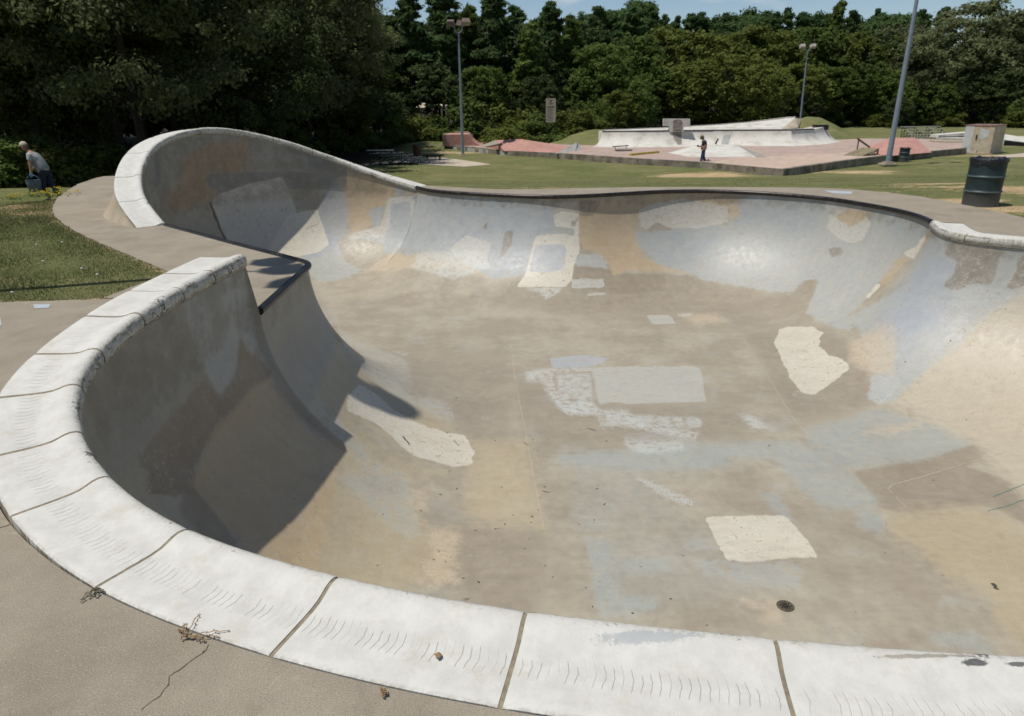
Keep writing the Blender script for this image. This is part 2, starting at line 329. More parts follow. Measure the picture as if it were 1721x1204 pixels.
# paint layers, bottom to top: name, sRGB in sun, softness (m), ragged mid, ragged fine, fleck, opacity, outlines
LAY = [
 ('dark', (160, 148, 128), .14, .35, .04, .0, .85, [
  ('P', [(1250, 556), (1300, 548), (1400, 552), (1440, 600), (1475, 660), (1440, 690), (1370, 712), (1335, 715), (1300, 650), (1275, 600)]),
  ('C8', [(872, 530), (1170, 478), (1330, 488), (1400, 520), (1720, 520), (1720, 745), (1300, 730), (770, 672)]),
  ('P', [(1050, 468), (1130, 462), (1320, 497), (1362, 462), (1378, 480), (1340, 520), (1250, 548), (1060, 540)]),
  ('B7', [(960, 165), (1200, 220), (1490, 265), (1490, 730), (1090, 640), (1100, 480), (1110, 290), (920, 270)]),
  ('B3', [(250, 300), (450, 300), (720, 470), (1100, 430), (1594, 420), (1594, 640), (1200, 660), (700, 700), (480, 680), (250, 500)]),
  ('P', [(640, 585), (850, 600), (860, 760), (800, 740), (740, 680), (700, 640)])]),
 ('dark2', (156, 143, 122), .02, .10, .02, .0, .9, [
  ('Z', [(1150, 382), (1400, 335), (1568, 283), (1605, 318), (1530, 365), (1640, 400), (1740, 470), (1800, 600), (1640, 512), (1570, 495), (1300, 522), (1240, 500)]),
  ('C8', [(1160, 480), (1330, 488), (1350, 525), (1420, 515), (1600, 520), (1600, 600), (1330, 620), (1140, 560)])]),
 ('cool', (174, 175, 164), .16, .40, .06, .2, .45, [
  ('B3', [(560, 745), (640, 712), (1000, 750), (1400, 670), (1594, 670), (1594, 760), (1400, 800), (1330, 850), (1100, 850), (1100, 1000), (1330, 1160), (900, 1204), (600, 1204), (570, 900)]),
  ('P', [(985, 900), (1180, 880), (1230, 950), (1320, 1000), (1200, 1020), (1010, 1040)]),
  ('B5', [(1030, 820), (1200, 800), (1330, 940), (1250, 910), (1040, 870)]),
  ('B7', [(880, 545), (1080, 540), (1080, 650), (860, 620)])]),
 ('cool2', (172, 178, 172), .04, .16, .06, .28, .75, [
  ('Z', [(150, 325), (600, 290), (930, 278), (1010, 300), (1130, 380), (1250, 490), (1180, 500), (1060, 512), (960, 430), (880, 345), (720, 330), (740, 365), (450, 380), (180, 360)]),
  ('Z', [(980, 240), (1240, 170), (1460, 230), (1550, 288), (1400, 340), (1120, 375), (1000, 300)]),
  ('Z', [(250, 600), (330, 615), (372, 860), (292, 872)]), ('Z', [(345, 680), (520, 672), (540, 720), (345, 730)]), ('Z', [(350, 800), (500, 800), (490, 850), (350, 860)]),
  ('Z', [(1180, 500), (1260, 540), (1250, 600), (1150, 560)]), ('Z', [(830, 450), (900, 460), (960, 560), (900, 540)]),
  ('Z', [(1400, 930), (1560, 920), (1640, 1000), (1500, 985)])]),
 ('coolf', (184, 188, 182), .02, .20, .14, .45, .7, [
  ('Z', [(600, 675), (980, 685), (970, 775), (860, 770), (760, 750), (640, 720)]), ('Z', [(380, 255), (560, 245), (640, 290), (560, 320), (420, 320)]), ('Z', [(760, 200), (820, 195), (900, 245), (820, 240)]), ('Z', [(560, 620), (680, 600), (700, 640), (600, 650)])]),
 ('yellow', (192, 176, 142), .10, .30, .05, .12, .85, [
  ('B7', [(450, 0), (400, 150), (240, 480), (420, 540), (820, 620), (900, 540), (1080, 530), (1100, 290), (960, 280), (900, 150), (620, 100)]),
  ('B2', [(440, 690), (500, 560), (620, 680), (780, 790), (1090, 950), (1060, 1000), (900, 1110), (560, 880), (700, 1060), (900, 1150), (1060, 1204), (500, 1204), (530, 1040), (350, 860)]),
  ('B3', [(-60, 640), (300, 640), (350, 880), (402, 1170), (0, 1120), (-60, 1100)]),
  ('Z', [(1250, 530), (1400, 505), (1570, 498), (1721, 560), (2200, 760), (2200, 1400), (1721, 960), (1640, 900), (1600, 800), (1440, 720), (1370, 640), (1270, 590)])]),
 ('brown', (150, 130, 106), .02, .18, .05, .03, .9, [
  ('B1', [(1040, 700), (1110, 800), (1190, 690), (1200, 480), (1250, 560), (1300, 600), (1385, 690), (1250, 800), (1230, 840), (1130, 960), (1050, 1040), (1000, 1150), (980, 1300), (760, 1300), (700, 1100), (860, 900)])]),
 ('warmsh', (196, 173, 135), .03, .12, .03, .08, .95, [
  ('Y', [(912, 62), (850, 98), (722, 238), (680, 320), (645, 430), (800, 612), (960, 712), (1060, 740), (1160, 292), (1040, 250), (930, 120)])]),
 ('slate', (162, 158, 147), .07, .22, .03, .08, .85, [
  ('B1', [(460, 620), (720, 420), (900, 310), (1180, 150), (1225, 130), (1290, 560), (1200, 480), (1190, 690), (1110, 800), (1040, 700), (860, 900), (700, 1100), (640, 1204), (500, 1190), (370, 960), (385, 750)]),
  ('B2', [(60, 380), (120, 290), (300, 170), (340, 165), (430, 330), (500, 450), (500, 520), (430, 680), (350, 860), (260, 760), (180, 700), (100, 560)]),
  ('C5', [(730, 340), (740, 270), (800, 205), (880, 155), (980, 125), (1200, 118), (1721, 230), (1721, 350), (1440, 330), (1060, 345), (930, 520), (860, 575), (780, 500)])]),
 ('slate2', (188, 188, 182), .02, .10, .02, .05, .8, [
  ('B1', [(930, 300), (1180, 160), (1210, 480), (1200, 640), (1170, 720), (1110, 790), (1040, 690), (960, 480)]),
  ('B1', [(1180, 150), (1228, 135), (1306, 560), (1270, 600), (1215, 480)])]),
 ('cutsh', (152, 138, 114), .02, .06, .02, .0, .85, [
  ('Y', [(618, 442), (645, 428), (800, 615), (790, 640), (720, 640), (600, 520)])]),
 ('wall', (182, 184, 178), .03, .16, .04, .15, 1.0, [
  ('CF', [(590, 128), (680, 80), (1040, 100), (1290, 145), (1590, 225), (1560, 260), (1450, 390), (1300, 520), (1250, 580), (1170, 660), (1190, 746), (1050, 700), (960, 650), (1020, 490), (960, 485), (880, 558), (780, 545), (460, 490), (400, 465), (300, 465), (240, 420), (170, 330), (120, 330), (130, 260), (300, 250), (430, 230), (590, 225)]),
  ('B4', [(700, 450), (850, 370), (960, 300), (1120, 30), (1568, 110), (1700, 120), (1700, 400), (1420, 430), (1250, 600), (1000, 800), (900, 900), (780, 900), (800, 750), (740, 530), (690, 490)]),
  ('C8', [(0, 330), (60, 460), (150, 500), (60, 540), (-60, 560), (-160, 500), (-120, 380)]),
  ('C8', [(380, 140), (600, 140), (1000, 180), (1185, 170), (1185, 400), (1160, 480), (930, 520), (760, 540), (660, 470), (540, 440), (60, 330), (250, 330), (270, 150)]),
  ('C8', [(1180, 425), (1290, 415), (1330, 490), (1160, 480)])]),
 ('wall2', (160, 166, 168), .25, .5, .03, .0, .55, [
  ('CF', [(640, 95), (1040, 110), (1000, 260), (900, 300), (760, 230), (640, 200)]),
  ('CF', [(1290, 165), (1560, 235), (1540, 280), (1430, 330), (1340, 220)]),
  ('CF', [(160, 260), (430, 240), (560, 260), (520, 400), (300, 440), (180, 350)])]),
 ('hipw', (188, 187, 175), .015, .20, .10, .5, .8, [
  ('B2', [(490, 430), (500, 440), (590, 520), (700, 555), (850, 610), (892, 750), (800, 720), (740, 650), (700, 620), (620, 590), (520, 560), (480, 520)]),
  ('B2', [(610, 600), (680, 600), (790, 720), (910, 830), (900, 860), (780, 790), (690, 720), (620, 660)]),
  ('B2', [(910, 830), (960, 800), (1060, 830), (1100, 900), (1080, 940), (1000, 900), (920, 860)]),
  ('B2', [(350, 860), (400, 785), (470, 880), (560, 960), (700, 1110), (830, 1204), (640, 1204), (530, 1040)]),
  ('B7', [(480, 0), (840, -20), (870, 120), (920, 300), (860, 330), (760, 260), (640, 130)])]),
 ('sand', (202, 190, 166), .10, .30, .03, .04, 1.0, [
  ('P', [(1721, 485), (1668, 520), (1618, 575), (1575, 612), (1530, 650), (1500, 682), (1549, 705), (1632, 742), (1690, 800), (1740, 860), (1900, 900), (2500, 950), (2700, 500)])]),
 ('peach', (206, 188, 160), .08, .25, .04, .15, .9, [
  ('B4', [(690, 600), (850, 500), (930, 480), (930, 600), (900, 740), (820, 760), (740, 720), (690, 690)]),
  ('B4', [(750, 1040), (1030, 990), (1035, 1015), (900, 1050)]),
  ('C8', [(160, 500), (310, 400), (345, 430), (540, 430), (660, 470), (750, 540), (600, 490), (400, 490), (230, 505)]),
  ('CF', [(350, 660), (520, 655), (590, 690), (440, 705)]),
  ('B5', [(100, 650), (300, 655), (310, 690), (330, 720), (285, 770), (260, 740), (255, 690)]),
  ('B7', [(860, 60), (960, 60), (950, 170), (900, 200)]), ('B7', [(975, 270), (1110, 290), (1070, 440), (1110, 515), (980, 545), (900, 540), (960, 400)]),
  ('C8', [(980, 160), (1185, 170), (1185, 220), (1060, 210)])]),
 ('ochre', (198, 174, 138), .035, .16, .05, .18, .92, [
  ('C8', [(10, 60), (-60, 20), (330, 60), (345, 100), (300, 140), (240, 195), (168, 208), (190, 290), (100, 330), (55, 240)]),
  ('C8', [(1183, 150), (1290, 160), (1640, 120), (1900, 110), (1900, 150), (1640, 175), (1480, 205), (1450, 310), (1500, 440), (1600, 480), (1760, 525), (1440, 500), (1350, 525), (1300, 430), (1180, 380)]),
  ('CF', [(460, 75), (640, 88), (640, 190), (590, 200), (590, 140), (350, 100)]),
  ('CF', [(1165, 145), (1290, 160), (1250, 210), (1170, 240), (1090, 180)]),
  ('CF', [(1553, 225), (1572, 230), (1545, 310), (1445, 405), (1335, 515), (1310, 505), (1395, 395), (1440, 370), (1480, 385), (1530, 290)])]),
 ('rust', (180, 146, 110), .12, .30, .03, .05, .85, [
  ('C5', [(970, 240), (1080, 185), (1290, 175), (1290, 330), (1070, 345), (1065, 400), (1130, 450), (1080, 490), (880, 555), (855, 500), (860, 440), (930, 400), (940, 300)])]),
 ('rustp', (178, 148, 112), .015, .06, .02, .0, .8, [
  ('C5', [(1140, 275), (1220, 270), (1235, 340), (1145, 340)])]),
 ('blue', (173, 177, 178), .025, .16, .05, .22, .9, [
  ('C8', [(385, 138), (600, 150), (980, 190), (1060, 200), (1060, 330), (970, 340), (960, 400), (930, 520), (760, 540), (660, 470), (600, 420), (480, 400), (340, 430), (365, 270)]),
  ('C8', [(0, 60), (35, 70), (75, 220), (55, 330), (-20, 420), (-160, 470), (-120, 300)]),
  ('C8', [(275, 178), (380, 163), (370, 290), (345, 415), (240, 420), (262, 300)]),
  ('C8', [(297, 100), (342, 92), (342, 140), (297, 140)]), ('C8', [(168, 210), (252, 188), (222, 290), (190, 280)])]),
 ('blues', (177, 182, 188), .22, .40, .03, .03, .85, [
  ('B4', [(1080, 90), (1235, 165), (1210, 280), (1160, 330), (1200, 400), (1130, 500), (1040, 580), (960, 640), (900, 560), (860, 470), (900, 370), (1000, 220)])]),
 ('haze1', (190, 192, 186), .03, .12, .03, .35, .7, [
  ('B4', [(1200, 290), (1440, 320), (1568, 330), (1440, 420), (1400, 430), (1280, 400), (1200, 400)]),
  ('B4', [(780, 900), (800, 760), (940, 770), (960, 790), (860, 880)])]),
 ('tanp', (165, 156, 140), .015, .08, .02, .0, .9, [
  ('C5', [(840, 600), (880, 552), (1083, 492), (1140, 600), (1190, 718), (1000, 690)]),
  ('C5', [(1490, 420), (1606, 415), (1640, 530), (1560, 545)])]),
 ('cream', (224, 216, 196), .008, .05, .02, .04, 1.0, [
  ('B4', [(330, 520), (360, 512), (510, 508), (520, 525), (555, 540), (530, 570), (545, 600), (522, 604), (562, 628), (580, 660), (570, 672), (620, 662), (662, 682), (690, 718), (640, 760), (560, 820), (500, 857), (440, 840), (395, 780), (370, 760), (378, 740), (345, 690), (330, 640), (300, 590), (320, 560)]),
  ('P', [(1184, 869), (1320, 866), (1338, 886), (1358, 910), (1375, 937), (1327, 937), (1278, 944), (1223, 944), (1204, 910)]),
  ('B2', [(545, 850), (560, 800), (615, 740), (700, 790), (800, 880), (940, 950), (1060, 985), (1150, 1000), (1170, 1040), (1200, 1090), (1180, 1120), (1195, 1145), (1110, 1160), (1060, 1150), (900, 1110), (830, 1060), (740, 970), (640, 910), (560, 880)]),
  ('C8', [(975, 335), (1100, 325), (1160, 335), (1165, 300), (1070, 290), (1060, 240), (1100, 215), (1185, 225), (1185, 350), (1190, 400), (1160, 480), (1150, 550), (1120, 580), (885, 582), (930, 510), (960, 390)]),
  ('CF', [(1520, 280), (1540, 275), (1530, 300), (1480, 388), (1440, 375), (1432, 355), (1490, 330)]),
  ('CF', [(1305, 505), (1325, 510), (1260, 585), (1250, 568)]),
  ('C5', [(1372, 755), (1490, 560), (1560, 540), (1640, 530), (1700, 710), (1640, 752), (1500, 780)])]),
 ('cream2', (208, 203, 190), .015, .09, .05, .30, .9, [
  ('C8', [(268, 148), (392, 143), (395, 180), (375, 250), (372, 170), (278, 180), (272, 290), (240, 350), (150, 330), (100, 360), (60, 340), (100, 320), (228, 285), (258, 190)]),
  ('CF', [(1045, 108), (1165, 120), (1160, 155), (1090, 190), (1150, 215), (1170, 240), (1250, 190), (1280, 205), (1230, 300), (1180, 312), (1120, 290), (1060, 240), (1075, 170)]),
  ('CF', [(153, 150), (240, 120), (370, 98), (420, 105), (585, 140), (585, 212), (430, 242), (300, 240), (240, 210), (190, 250), (160, 230)]),
  ('C8', [(560, 400), (640, 330), (760, 370), (740, 470), (620, 470)]),
  ('C5', [(1090, 492), (1130, 450), (1290, 395), (1460, 360), (1495, 450), (1545, 560), (1372, 760), (1190, 715), (1130, 590)])]),
 ('flecky', (208, 209, 199), .012, .22, .22, .75, .95, [
  ('B3', [(295, 225), (420, 210), (700, 205), (700, 330), (720, 430), (760, 490), (560, 490), (480, 440), (410, 340), (400, 290), (290, 290)]),
  ('B3', [(720, 455), (900, 455), (1000, 540), (1340, 590), (1300, 640), (900, 560), (740, 560)]),
  ('B3', [(935, 850), (1080, 900), (1300, 1000), (1290, 1038), (1200, 1010), (1090, 960)]),
  ('B3', [(870, 620), (960, 640), (1240, 640), (1240, 700), (1000, 720), (900, 690)]),
  ('B4', [(120, 950), (200, 960), (270, 1020), (200, 1030)]),
  ('C8', [(1010, 580), (1110, 585), (1080, 620), (1020, 642), (1000, 610), (920, 590)]), ('B2', [(860, 585), (760, 560), (850, 600)]),
  ('B4', [(780, 900), (900, 845), (890, 870), (830, 905)]), ('B4', [(395, 850), (440, 825), (430, 845), (400, 866)]),
  ('P', [(700, 425), (800, 420), (830, 450), (760, 470), (690, 450)])]),
 ('pale', (194, 192, 180), .01, .05, .015, .08, 1.0, [
  ('B3', [(690, 205), (850, 200), (1320, 195), (1345, 240), (1370, 410), (1100, 415), (900, 422), (800, 410), (730, 432)]),
  ('C8', [(1150, 547), (1210, 540), (1300, 543), (1313, 583), (1150, 588)]), ('C8', [(1215, 614), (1310, 605), (1327, 612), (1300, 620), (1225, 624)]),
  ('C8', [(1510, 717), (1620, 715), (1654, 757), (1540, 763)]), ('CF', [(335, 655), (420, 648), (400, 665), (350, 668)])]),
 ('bluein', (184, 188, 190), .01, .05, .02, .05, .9, [
  ('C8', [(972, 382), (1020, 376), (1112, 374), (1125, 400), (1112, 495), (1040, 512), (945, 507)]),
  ('B3', [(440, 150), (530, 140), (620, 130), (800, 150), (720, 190), (600, 210), (450, 205)])]),
 ('scrub', (164, 150, 128), .015, .22, .14, .25, .85, [
  ('B3', [(455, 228), (690, 222), (712, 400), (740, 430), (560, 415), (480, 420), (490, 370), (450, 280)])]),
 ('specks', (206, 208, 200), .012, .12, .14, .5, .9, [
  ('Z', [(150, 55), (265, 50), (275, 165), (160, 150)]), ('Z', [(120, 110), (180, 130), (300, 190), (180, 190)]), ('Z', [(290, 185), (640, 200), (640, 235), (420, 235)])]),
 ('grey', (132, 134, 130), .02, .10, .03, .05, .8, [
  ('C5', [(1060, 345), (1440, 330), (1721, 350), (1790, 300), (1790, 440), (1650, 425), (1490, 425), (1460, 360), (1290, 395), (1130, 450), (1062, 400)]),
  ('C5', [(800, 225), (830, 245), (832, 400), (800, 430)]), ('C5', [(1005, 160), (1065, 155), (1070, 185), (1010, 190)]),
  ('C5', [(1450, 170), (1590, 230), (1580, 250), (1500, 240)]), ('C5', [(1580, 215), (1780, 275), (1780, 350), (1590, 310)])]),
 ('spot', (148, 135, 116), .012, .14, .08, .3, .85, [
  ('B4', [(1185, 78), (1250, 82), (1340, 105), (1400, 98), (1470, 130), (1430, 170), (1440, 210), (1400, 300), (1300, 290), (1230, 325), (1150, 308), (1180, 270), (1205, 262), (1230, 180), (1170, 150)]),
  ('B4', [(1540, 150), (1620, 150), (1620, 290), (1500, 325), (1478, 312), (1530, 230)]),
  ('C8', [(1187, 160), (1290, 165), (1255, 240), (1190, 238)]), ('C8', [(800, 440), (830, 310), (870, 305), (860, 380), (810, 445)]), ('C8', [(720, 280), (748, 272), (740, 310), (722, 300)]),
  ('CF', [(490, 80), (640, 90), (640, 120), (540, 125)]), ('C8', [(1143, 265), (1180, 250), (1170, 285), (1150, 290)]),
  ('B2', [(460, 440), (490, 430), (520, 500), (560, 570), (530, 560), (480, 500)]), ('CF', [(1060, 340), (1130, 330), (1140, 370), (1080, 380)])]),
]
at_names = []
for L_ in LAY:
    a = bowl_me.attributes.new('paint_'+L_[0], 'FLOAT', 'POINT'); a.data.foreach_set('value', sdf_layer(L_[7]).astype(np.float32)); at_names.append('paint_'+L_[0])
# profile coordinates for streaks: s = along lip, t = down the wall
kd_s = np.zeros(nv); 
d2 = None
for i0 in range(0, nv, 4000):
    c_ = co[i0:i0+4000, None, :2]-L[None, ::3, :2]; kd_s[i0:i0+4000] = ARC[::3][np.argmin((c_**2).sum(2), 1)]
dl_ = np.zeros(nv)
for i0 in range(0, nv, 20000): dl_[i0:i0+20000] = seg_sd(co[i0:i0+20000, 0], co[i0:i0+20000, 1], L[::4])
a = bowl_me.attributes.new('lip_dist', 'FLOAT', 'POINT'); a.data.foreach_set('value', dl_.astype(np.float32))

t = NT('bowl_paint', .6, .5)
nf = t.noise(55, 5, .7); nm = t.noise(9, 5, .6); nl = t.noise(1.3, 5, .6); nx = t.noise(3.2, 6, .65)
brw = t.noise(11, 6, .75, scl=(.4, 2.4, 1.2), dist=.7)
nfl2 = t.noise(60, 4, .8, scl=(1.6, .8, 1))
nfl = t.noise(34, 7, .78, dist=.6)
nfc = t.math('SUBTRACT', nf, .5); nmc = t.math('SUBTRACT', nm, .5)
streak = t.noise(6, 5, .65, scl=(1, 1, .22))
c = t.mix(t.ramp(nl, .35, .65), sc(168, 156, 135), sc(186, 176, 154))
c = t.mix(t.math('MULTIPLY', t.ramp(nx, .45, .7), .35), c, sc(158, 146, 126))
c = t.mix(t.math('MULTIPLY', t.ramp(t.noise(2.1, 6, .7), .52, .66), .3), c, sc(184, 186, 178))
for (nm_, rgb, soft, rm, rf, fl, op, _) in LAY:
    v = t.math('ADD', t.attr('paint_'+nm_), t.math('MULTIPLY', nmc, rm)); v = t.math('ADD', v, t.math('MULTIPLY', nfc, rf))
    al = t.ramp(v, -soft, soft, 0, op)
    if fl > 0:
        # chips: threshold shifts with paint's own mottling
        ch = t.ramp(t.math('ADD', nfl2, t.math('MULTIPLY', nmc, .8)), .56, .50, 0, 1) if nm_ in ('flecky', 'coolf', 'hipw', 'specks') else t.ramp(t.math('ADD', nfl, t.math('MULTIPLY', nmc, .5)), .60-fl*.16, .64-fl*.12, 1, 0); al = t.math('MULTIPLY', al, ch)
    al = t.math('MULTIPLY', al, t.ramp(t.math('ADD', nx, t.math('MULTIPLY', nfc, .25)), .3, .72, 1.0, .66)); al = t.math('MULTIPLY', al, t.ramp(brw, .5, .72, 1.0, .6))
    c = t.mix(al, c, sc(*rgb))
c = t.mix(t.math('MULTIPLY', t.ramp(t.noise(5.5, 7, .75, dist=.6), .56, .70), .28), c, sc(190, 184, 168)); c = t.mix(t.math('MULTIPLY', t.ramp(t.noise(3.7, 7, .75, dist=.8, scl=(1.3, .8, 1)), .56, .68), .30), c, sc(152, 142, 126))
c = t.mix(t.math('MULTIPLY', t.ramp(t.noise(23, 6, .8), .62, .68), .45), c, sc(150, 140, 122))
# overall grain, streaks on the walls, fine speckle, small dark bits of debris
wallm = t.ramp(t.attr('lip_dist'), .2, 2.2, 1, 0)
g = t.ramp(t.noise(160, 3, .7), .25, .75, .90, 1.08); g = t.math('MULTIPLY', g, t.ramp(nm, .25, .75, .94, 1.05))
g = t.math('MULTIPLY', g, t.ramp(nx, .3, .7, .95, 1.04))
st = t.math('ADD', t.math('MULTIPLY', t.math('SUBTRACT', streak, .5), t.math('MULTIPLY', wallm, .07)), 1.0); g = t.math('MULTIPLY', g, st)
br = t.math('ADD', t.math('MULTIPLY', t.math('SUBTRACT', t.noise(7, 6, .75, scl=(.35, 2.2, 1), dist=.8), .5), .22), 1.0); g = t.math('MULTIPLY', g, br)
vo = t.n('ShaderNodeTexVoronoi'); vo.inputs['Scale'].default_value = 4.5; t.l(t.pos(), vo.inputs['Vector']); vs_ = t.ramp(vo.outputs['Distance'], .02, .05, .45, 1); vs_ = t.math('MAXIMUM', vs_, t.ramp(t.noise(1.7, 2), .5, .56, 1, 0)); g = t.math('MULTIPLY', g, vs_)
nd = t.n('ShaderNodeVectorMath', operation='SCALE'); t.l(c, nd.inputs[0]); t.l(g, nd.inputs['Scale']); c = nd.outputs[0]
# grime line just under the lip
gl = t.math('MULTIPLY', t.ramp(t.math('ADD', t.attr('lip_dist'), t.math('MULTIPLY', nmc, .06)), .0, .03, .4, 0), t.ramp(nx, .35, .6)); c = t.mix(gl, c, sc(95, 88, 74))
t.color(c)
t.l(t.ramp(nm, .2, .8, .42, .60), t.b.inputs['Roughness'])
hb = t.math('ADD', t.math('MULTIPLY', nm, 1.0), t.math('MULTIPLY', nl, 3.0)); hb = t.math('ADD', hb, t.math('MULTIPLY', nf, .25)); t.bump(hb, .35, .012)
M_bowl = t.m
bowl = empty('skate_bowl', (0, 0, 0)); tag(bowl, 'large concrete skate bowl with white block coping and patchy grey, blue and ochre paint', 'skate bowl')
bowl_me.materials.append(M_bowl); bs = bpy.data.objects.new('bowl_surface', bowl_me); COL.objects.link(bs); bs.parent = bowl

# ---- thin lines laid on the bowl surface (pour joints, cracks, scuffs)
def drape(px_pts, step=6):
    out = []
    for (x0, y0), (x1, y1) in zip(px_pts[:-1], px_pts[1:]):
        n = max(1, int(math.hypot(x1-x0, y1-y0)/step))
        for k in range(n): out.append((x0+(x1-x0)*k/n, y0+(y1-y0)*k/n))
    out.append(px_pts[-1]); res = []
    for x, y in out:
        d = Vector(_ray(x, y)).normalized(); h = bvh.ray_cast(org, d, 60)
        if h[0] is not None: res.append((h[0], h[1]))
    return res
def ribbon(mb, dr, w, lift=.0025, jit=.3, seed=0):
    rnd = random.Random(seed); n = len(dr)
    if n < 2: return
    vs = []; fs = []
    for i, (p, nn) in enumerate(dr):
        tt = dr[min(i+1, n-1)][0]-dr[max(i-1, 0)][0]
        s = tt.cross(nn)
        if s.length < 1e-9: s = Vector((1, 0, 0))
        s.normalize(); ww = w*(.5+rnd.uniform(-jit, jit)*.5); off = s*rnd.uniform(-1, 1)*w*.4
        vs += [p+nn*lift+s*ww+off, p+nn*lift-s*ww+off]
    for i in range(n-1): fs.append((2*i, 2*i+1, 2*i+3, 2*i+2))
    mb.add(vs, fs)
M_joint = simple('joint_dark', sc(118, 106, 88), .9, .2, 30); M_jl = simple('joint_pale', sc(205, 192, 165), .9, .2, 30); M_scuff = simple('scuff', sc(80, 76, 70), .9, .2, 30)
M_green = simple('scribble_green', sc(105, 145, 135), .7, .1, 30)
def line_part(name, mat, cr, pts_, w, lift=.0025, step=6, seed=0):
    d_ = drape(topoly(cr, pts_), step)
    if len(d_) > 1: j = MB(); ribbon(j, d_, w, lift=lift, seed=seed); j.build(name, mat, bowl)
for pts_, w in (([(858, 575), (866, 640), (878, 700), (897, 800), (914, 890)], .005), ([(560, 482), (680, 498), (825, 513)], .008), ([(825, 513), (846, 495), (864, 466)], .008), ([(1243, 560), (1276, 612), (1296, 642), (1330, 700), (1356, 729), (1400, 770)], .005), ([(940, 706), (1020, 697), (1150, 685), (1250, 676)], .004)): line_part('joint_line', M_jl, 'P', pts_, w, seed=len(pts_))
for pts_ in ([(1535, 535), (1640, 530)], [(1580, 630), (1650, 600)]): line_part('joint_line', M_jl, 'C5', pts_, .015)
line_part('joint_line', M_jl, 'B5', [(830, 120), (850, 100), (1000, 60), (1180, 5), (1400, -60)], .007)
line_part('joint_line', M_jl, 'B5', [(760, 90), (830, 120), (920, 210)], .005)
for cr, pts_, w in (('C5', [(1085, 492), (1110, 560), (1150, 660), (1185, 712)], .06),): line_part('crack', M_joint, cr, pts_, w, .003, 6, int(w*1000))
rnd = random.Random(4)
for cr, pts_, w in (('B2', [(835, 1005), (865, 1045)], .020), ('B2', [(1090, 1025), (1120, 1055)], .008), ('B3', [(660, 566), (712, 582)], .009), ('B3', [(285, 655), (320, 672)], .006), ('B3', [(395, 940), (435, 950)], .006), ('B5', [(1325, 570), (1340, 585), (1355, 600)], .03)): line_part('scuff_mark', M_scuff, cr, pts_, w, .0035, 3, int(w*999))
for k in range(70):   # grit: thicker towards the low part of the floor near the drain and the left transition
    if k % 2: x, y = rnd.gauss(860, 110), rnd.gauss(860, 90)
    else: x, y = rnd.uniform(500, 1650), rnd.uniform(480, 1060)
    if y > 1060 or (y > 960 and x < 700): continue
    L0 = rnd.choice((1.5, 2, 2, 2.5, 3, 4)); an = rnd.uniform(-.6, .6); line_part('grit', M_scuff, 'P', [(x, y), (x+L0*math.cos(an), y+L0*math.sin(an))], rnd.uniform(.006, .012), .0035, 2, k)
for pts_ in ([(1330, 158), (1479, 97), (1560, 62)], [(1305, 225), (1400, 200), (1479, 170)]): line_part('scribble', M_green, 'B5', pts_, .006, .0035, 3)

# ---- drain in the floor
dp = drape([(1320, 1019), (1321, 1019)])[0][0]
dm = MB(); dm.lathe([(.0, .004), (.045, .005), (.055, .008), (.064, .008), (.069, .004), (.07, -.01)], (dp.x, dp.y, dp.z), 28); dr = dm.build('drain', simple('drain_rim', sc(95, 88, 72), .7, .3, 60), bowl, True)
dm = MB()
for k in range(8):
    for q in range(3): a_ = k*math.pi/4+q*.3; r_ = .014+.014*q; dm.lathe([(0, .0085), (.0055, .0085), (.0055, .004)], (dp.x+r_*math.cos(a_), dp.y+r_*math.sin(a_), dp.z), 8)
dm.build('drain_hole', simple('drain_black', (.008, .008, .008, 1), .9), dr)

# ---- coping blocks
COPW = .42
PROF = [(.012, -.105), (-.016, -.088), (-.032, -.06), (-.036, -.028), (-.031, .002), (-.018, .022), (.002, .033), (.03, .036), (.06, .031), (.09, .020), (.125, .009), (.17, .004), (.23, .0025), (.30, .003), (.37, .004), (.414, .004), (.42, .0), (.42, -.10)]
NOUT = -NIN
def lipframe(s, a0, a1):
    s = min(max(s, a0), a1); i = int(np.searchsorted(ARC, s)-1); i = max(0, min(i, NL-2)); f = (s-ARC[i])/(ARC[i+1]-ARC[i]+1e-9)
    p = L[i]*(1-f)+L[i+1]*f; n = NSo[i]*(1-f)+NSo[i+1]*f; n = n/np.linalg.norm(n); return p, n
def kind_range(k):
    ii = [i for i in range(NL) if kind[i] == k]; return ii[0], ii[-1]
# outward normals smoothed inside each white run (one-sided at the ends)
NSo = NOUT.copy()
for k in 'wx':
    a, b = kind_range(k); seg = NSo[a:b+2].copy()
    seg[0] = seg[1]; seg[-1] = seg[-2]
    for it in range(30):
        s2 = seg.copy(); s2[1:-1] = seg[1:-1]*.5+(seg[:-2]+seg[2:])*.25; seg = s2/np.linalg.norm(s2, axis=1)[:, None]
    NSo[a:b+2] = seg
t = NT('coping_white', .7, .3)
uvn = t.uv(); sep = t.n('ShaderNodeSeparateXYZ'); t.l(uvn, sep.inputs[0]); U_, V_ = sep.outputs[0], sep.outputs[1]
n1 = t.noise(140, 4, .7); n2 = t.noise(9, 5, .65); n3 = t.noise(45, 5, .75)
c = t.mix(t.ramp(n2, .3, .7), sc(212, 209, 199), sc(226, 223, 213))
c = t.mix(t.ramp(n1, .62, .70, 0, .35), c, sc(170, 165, 150))
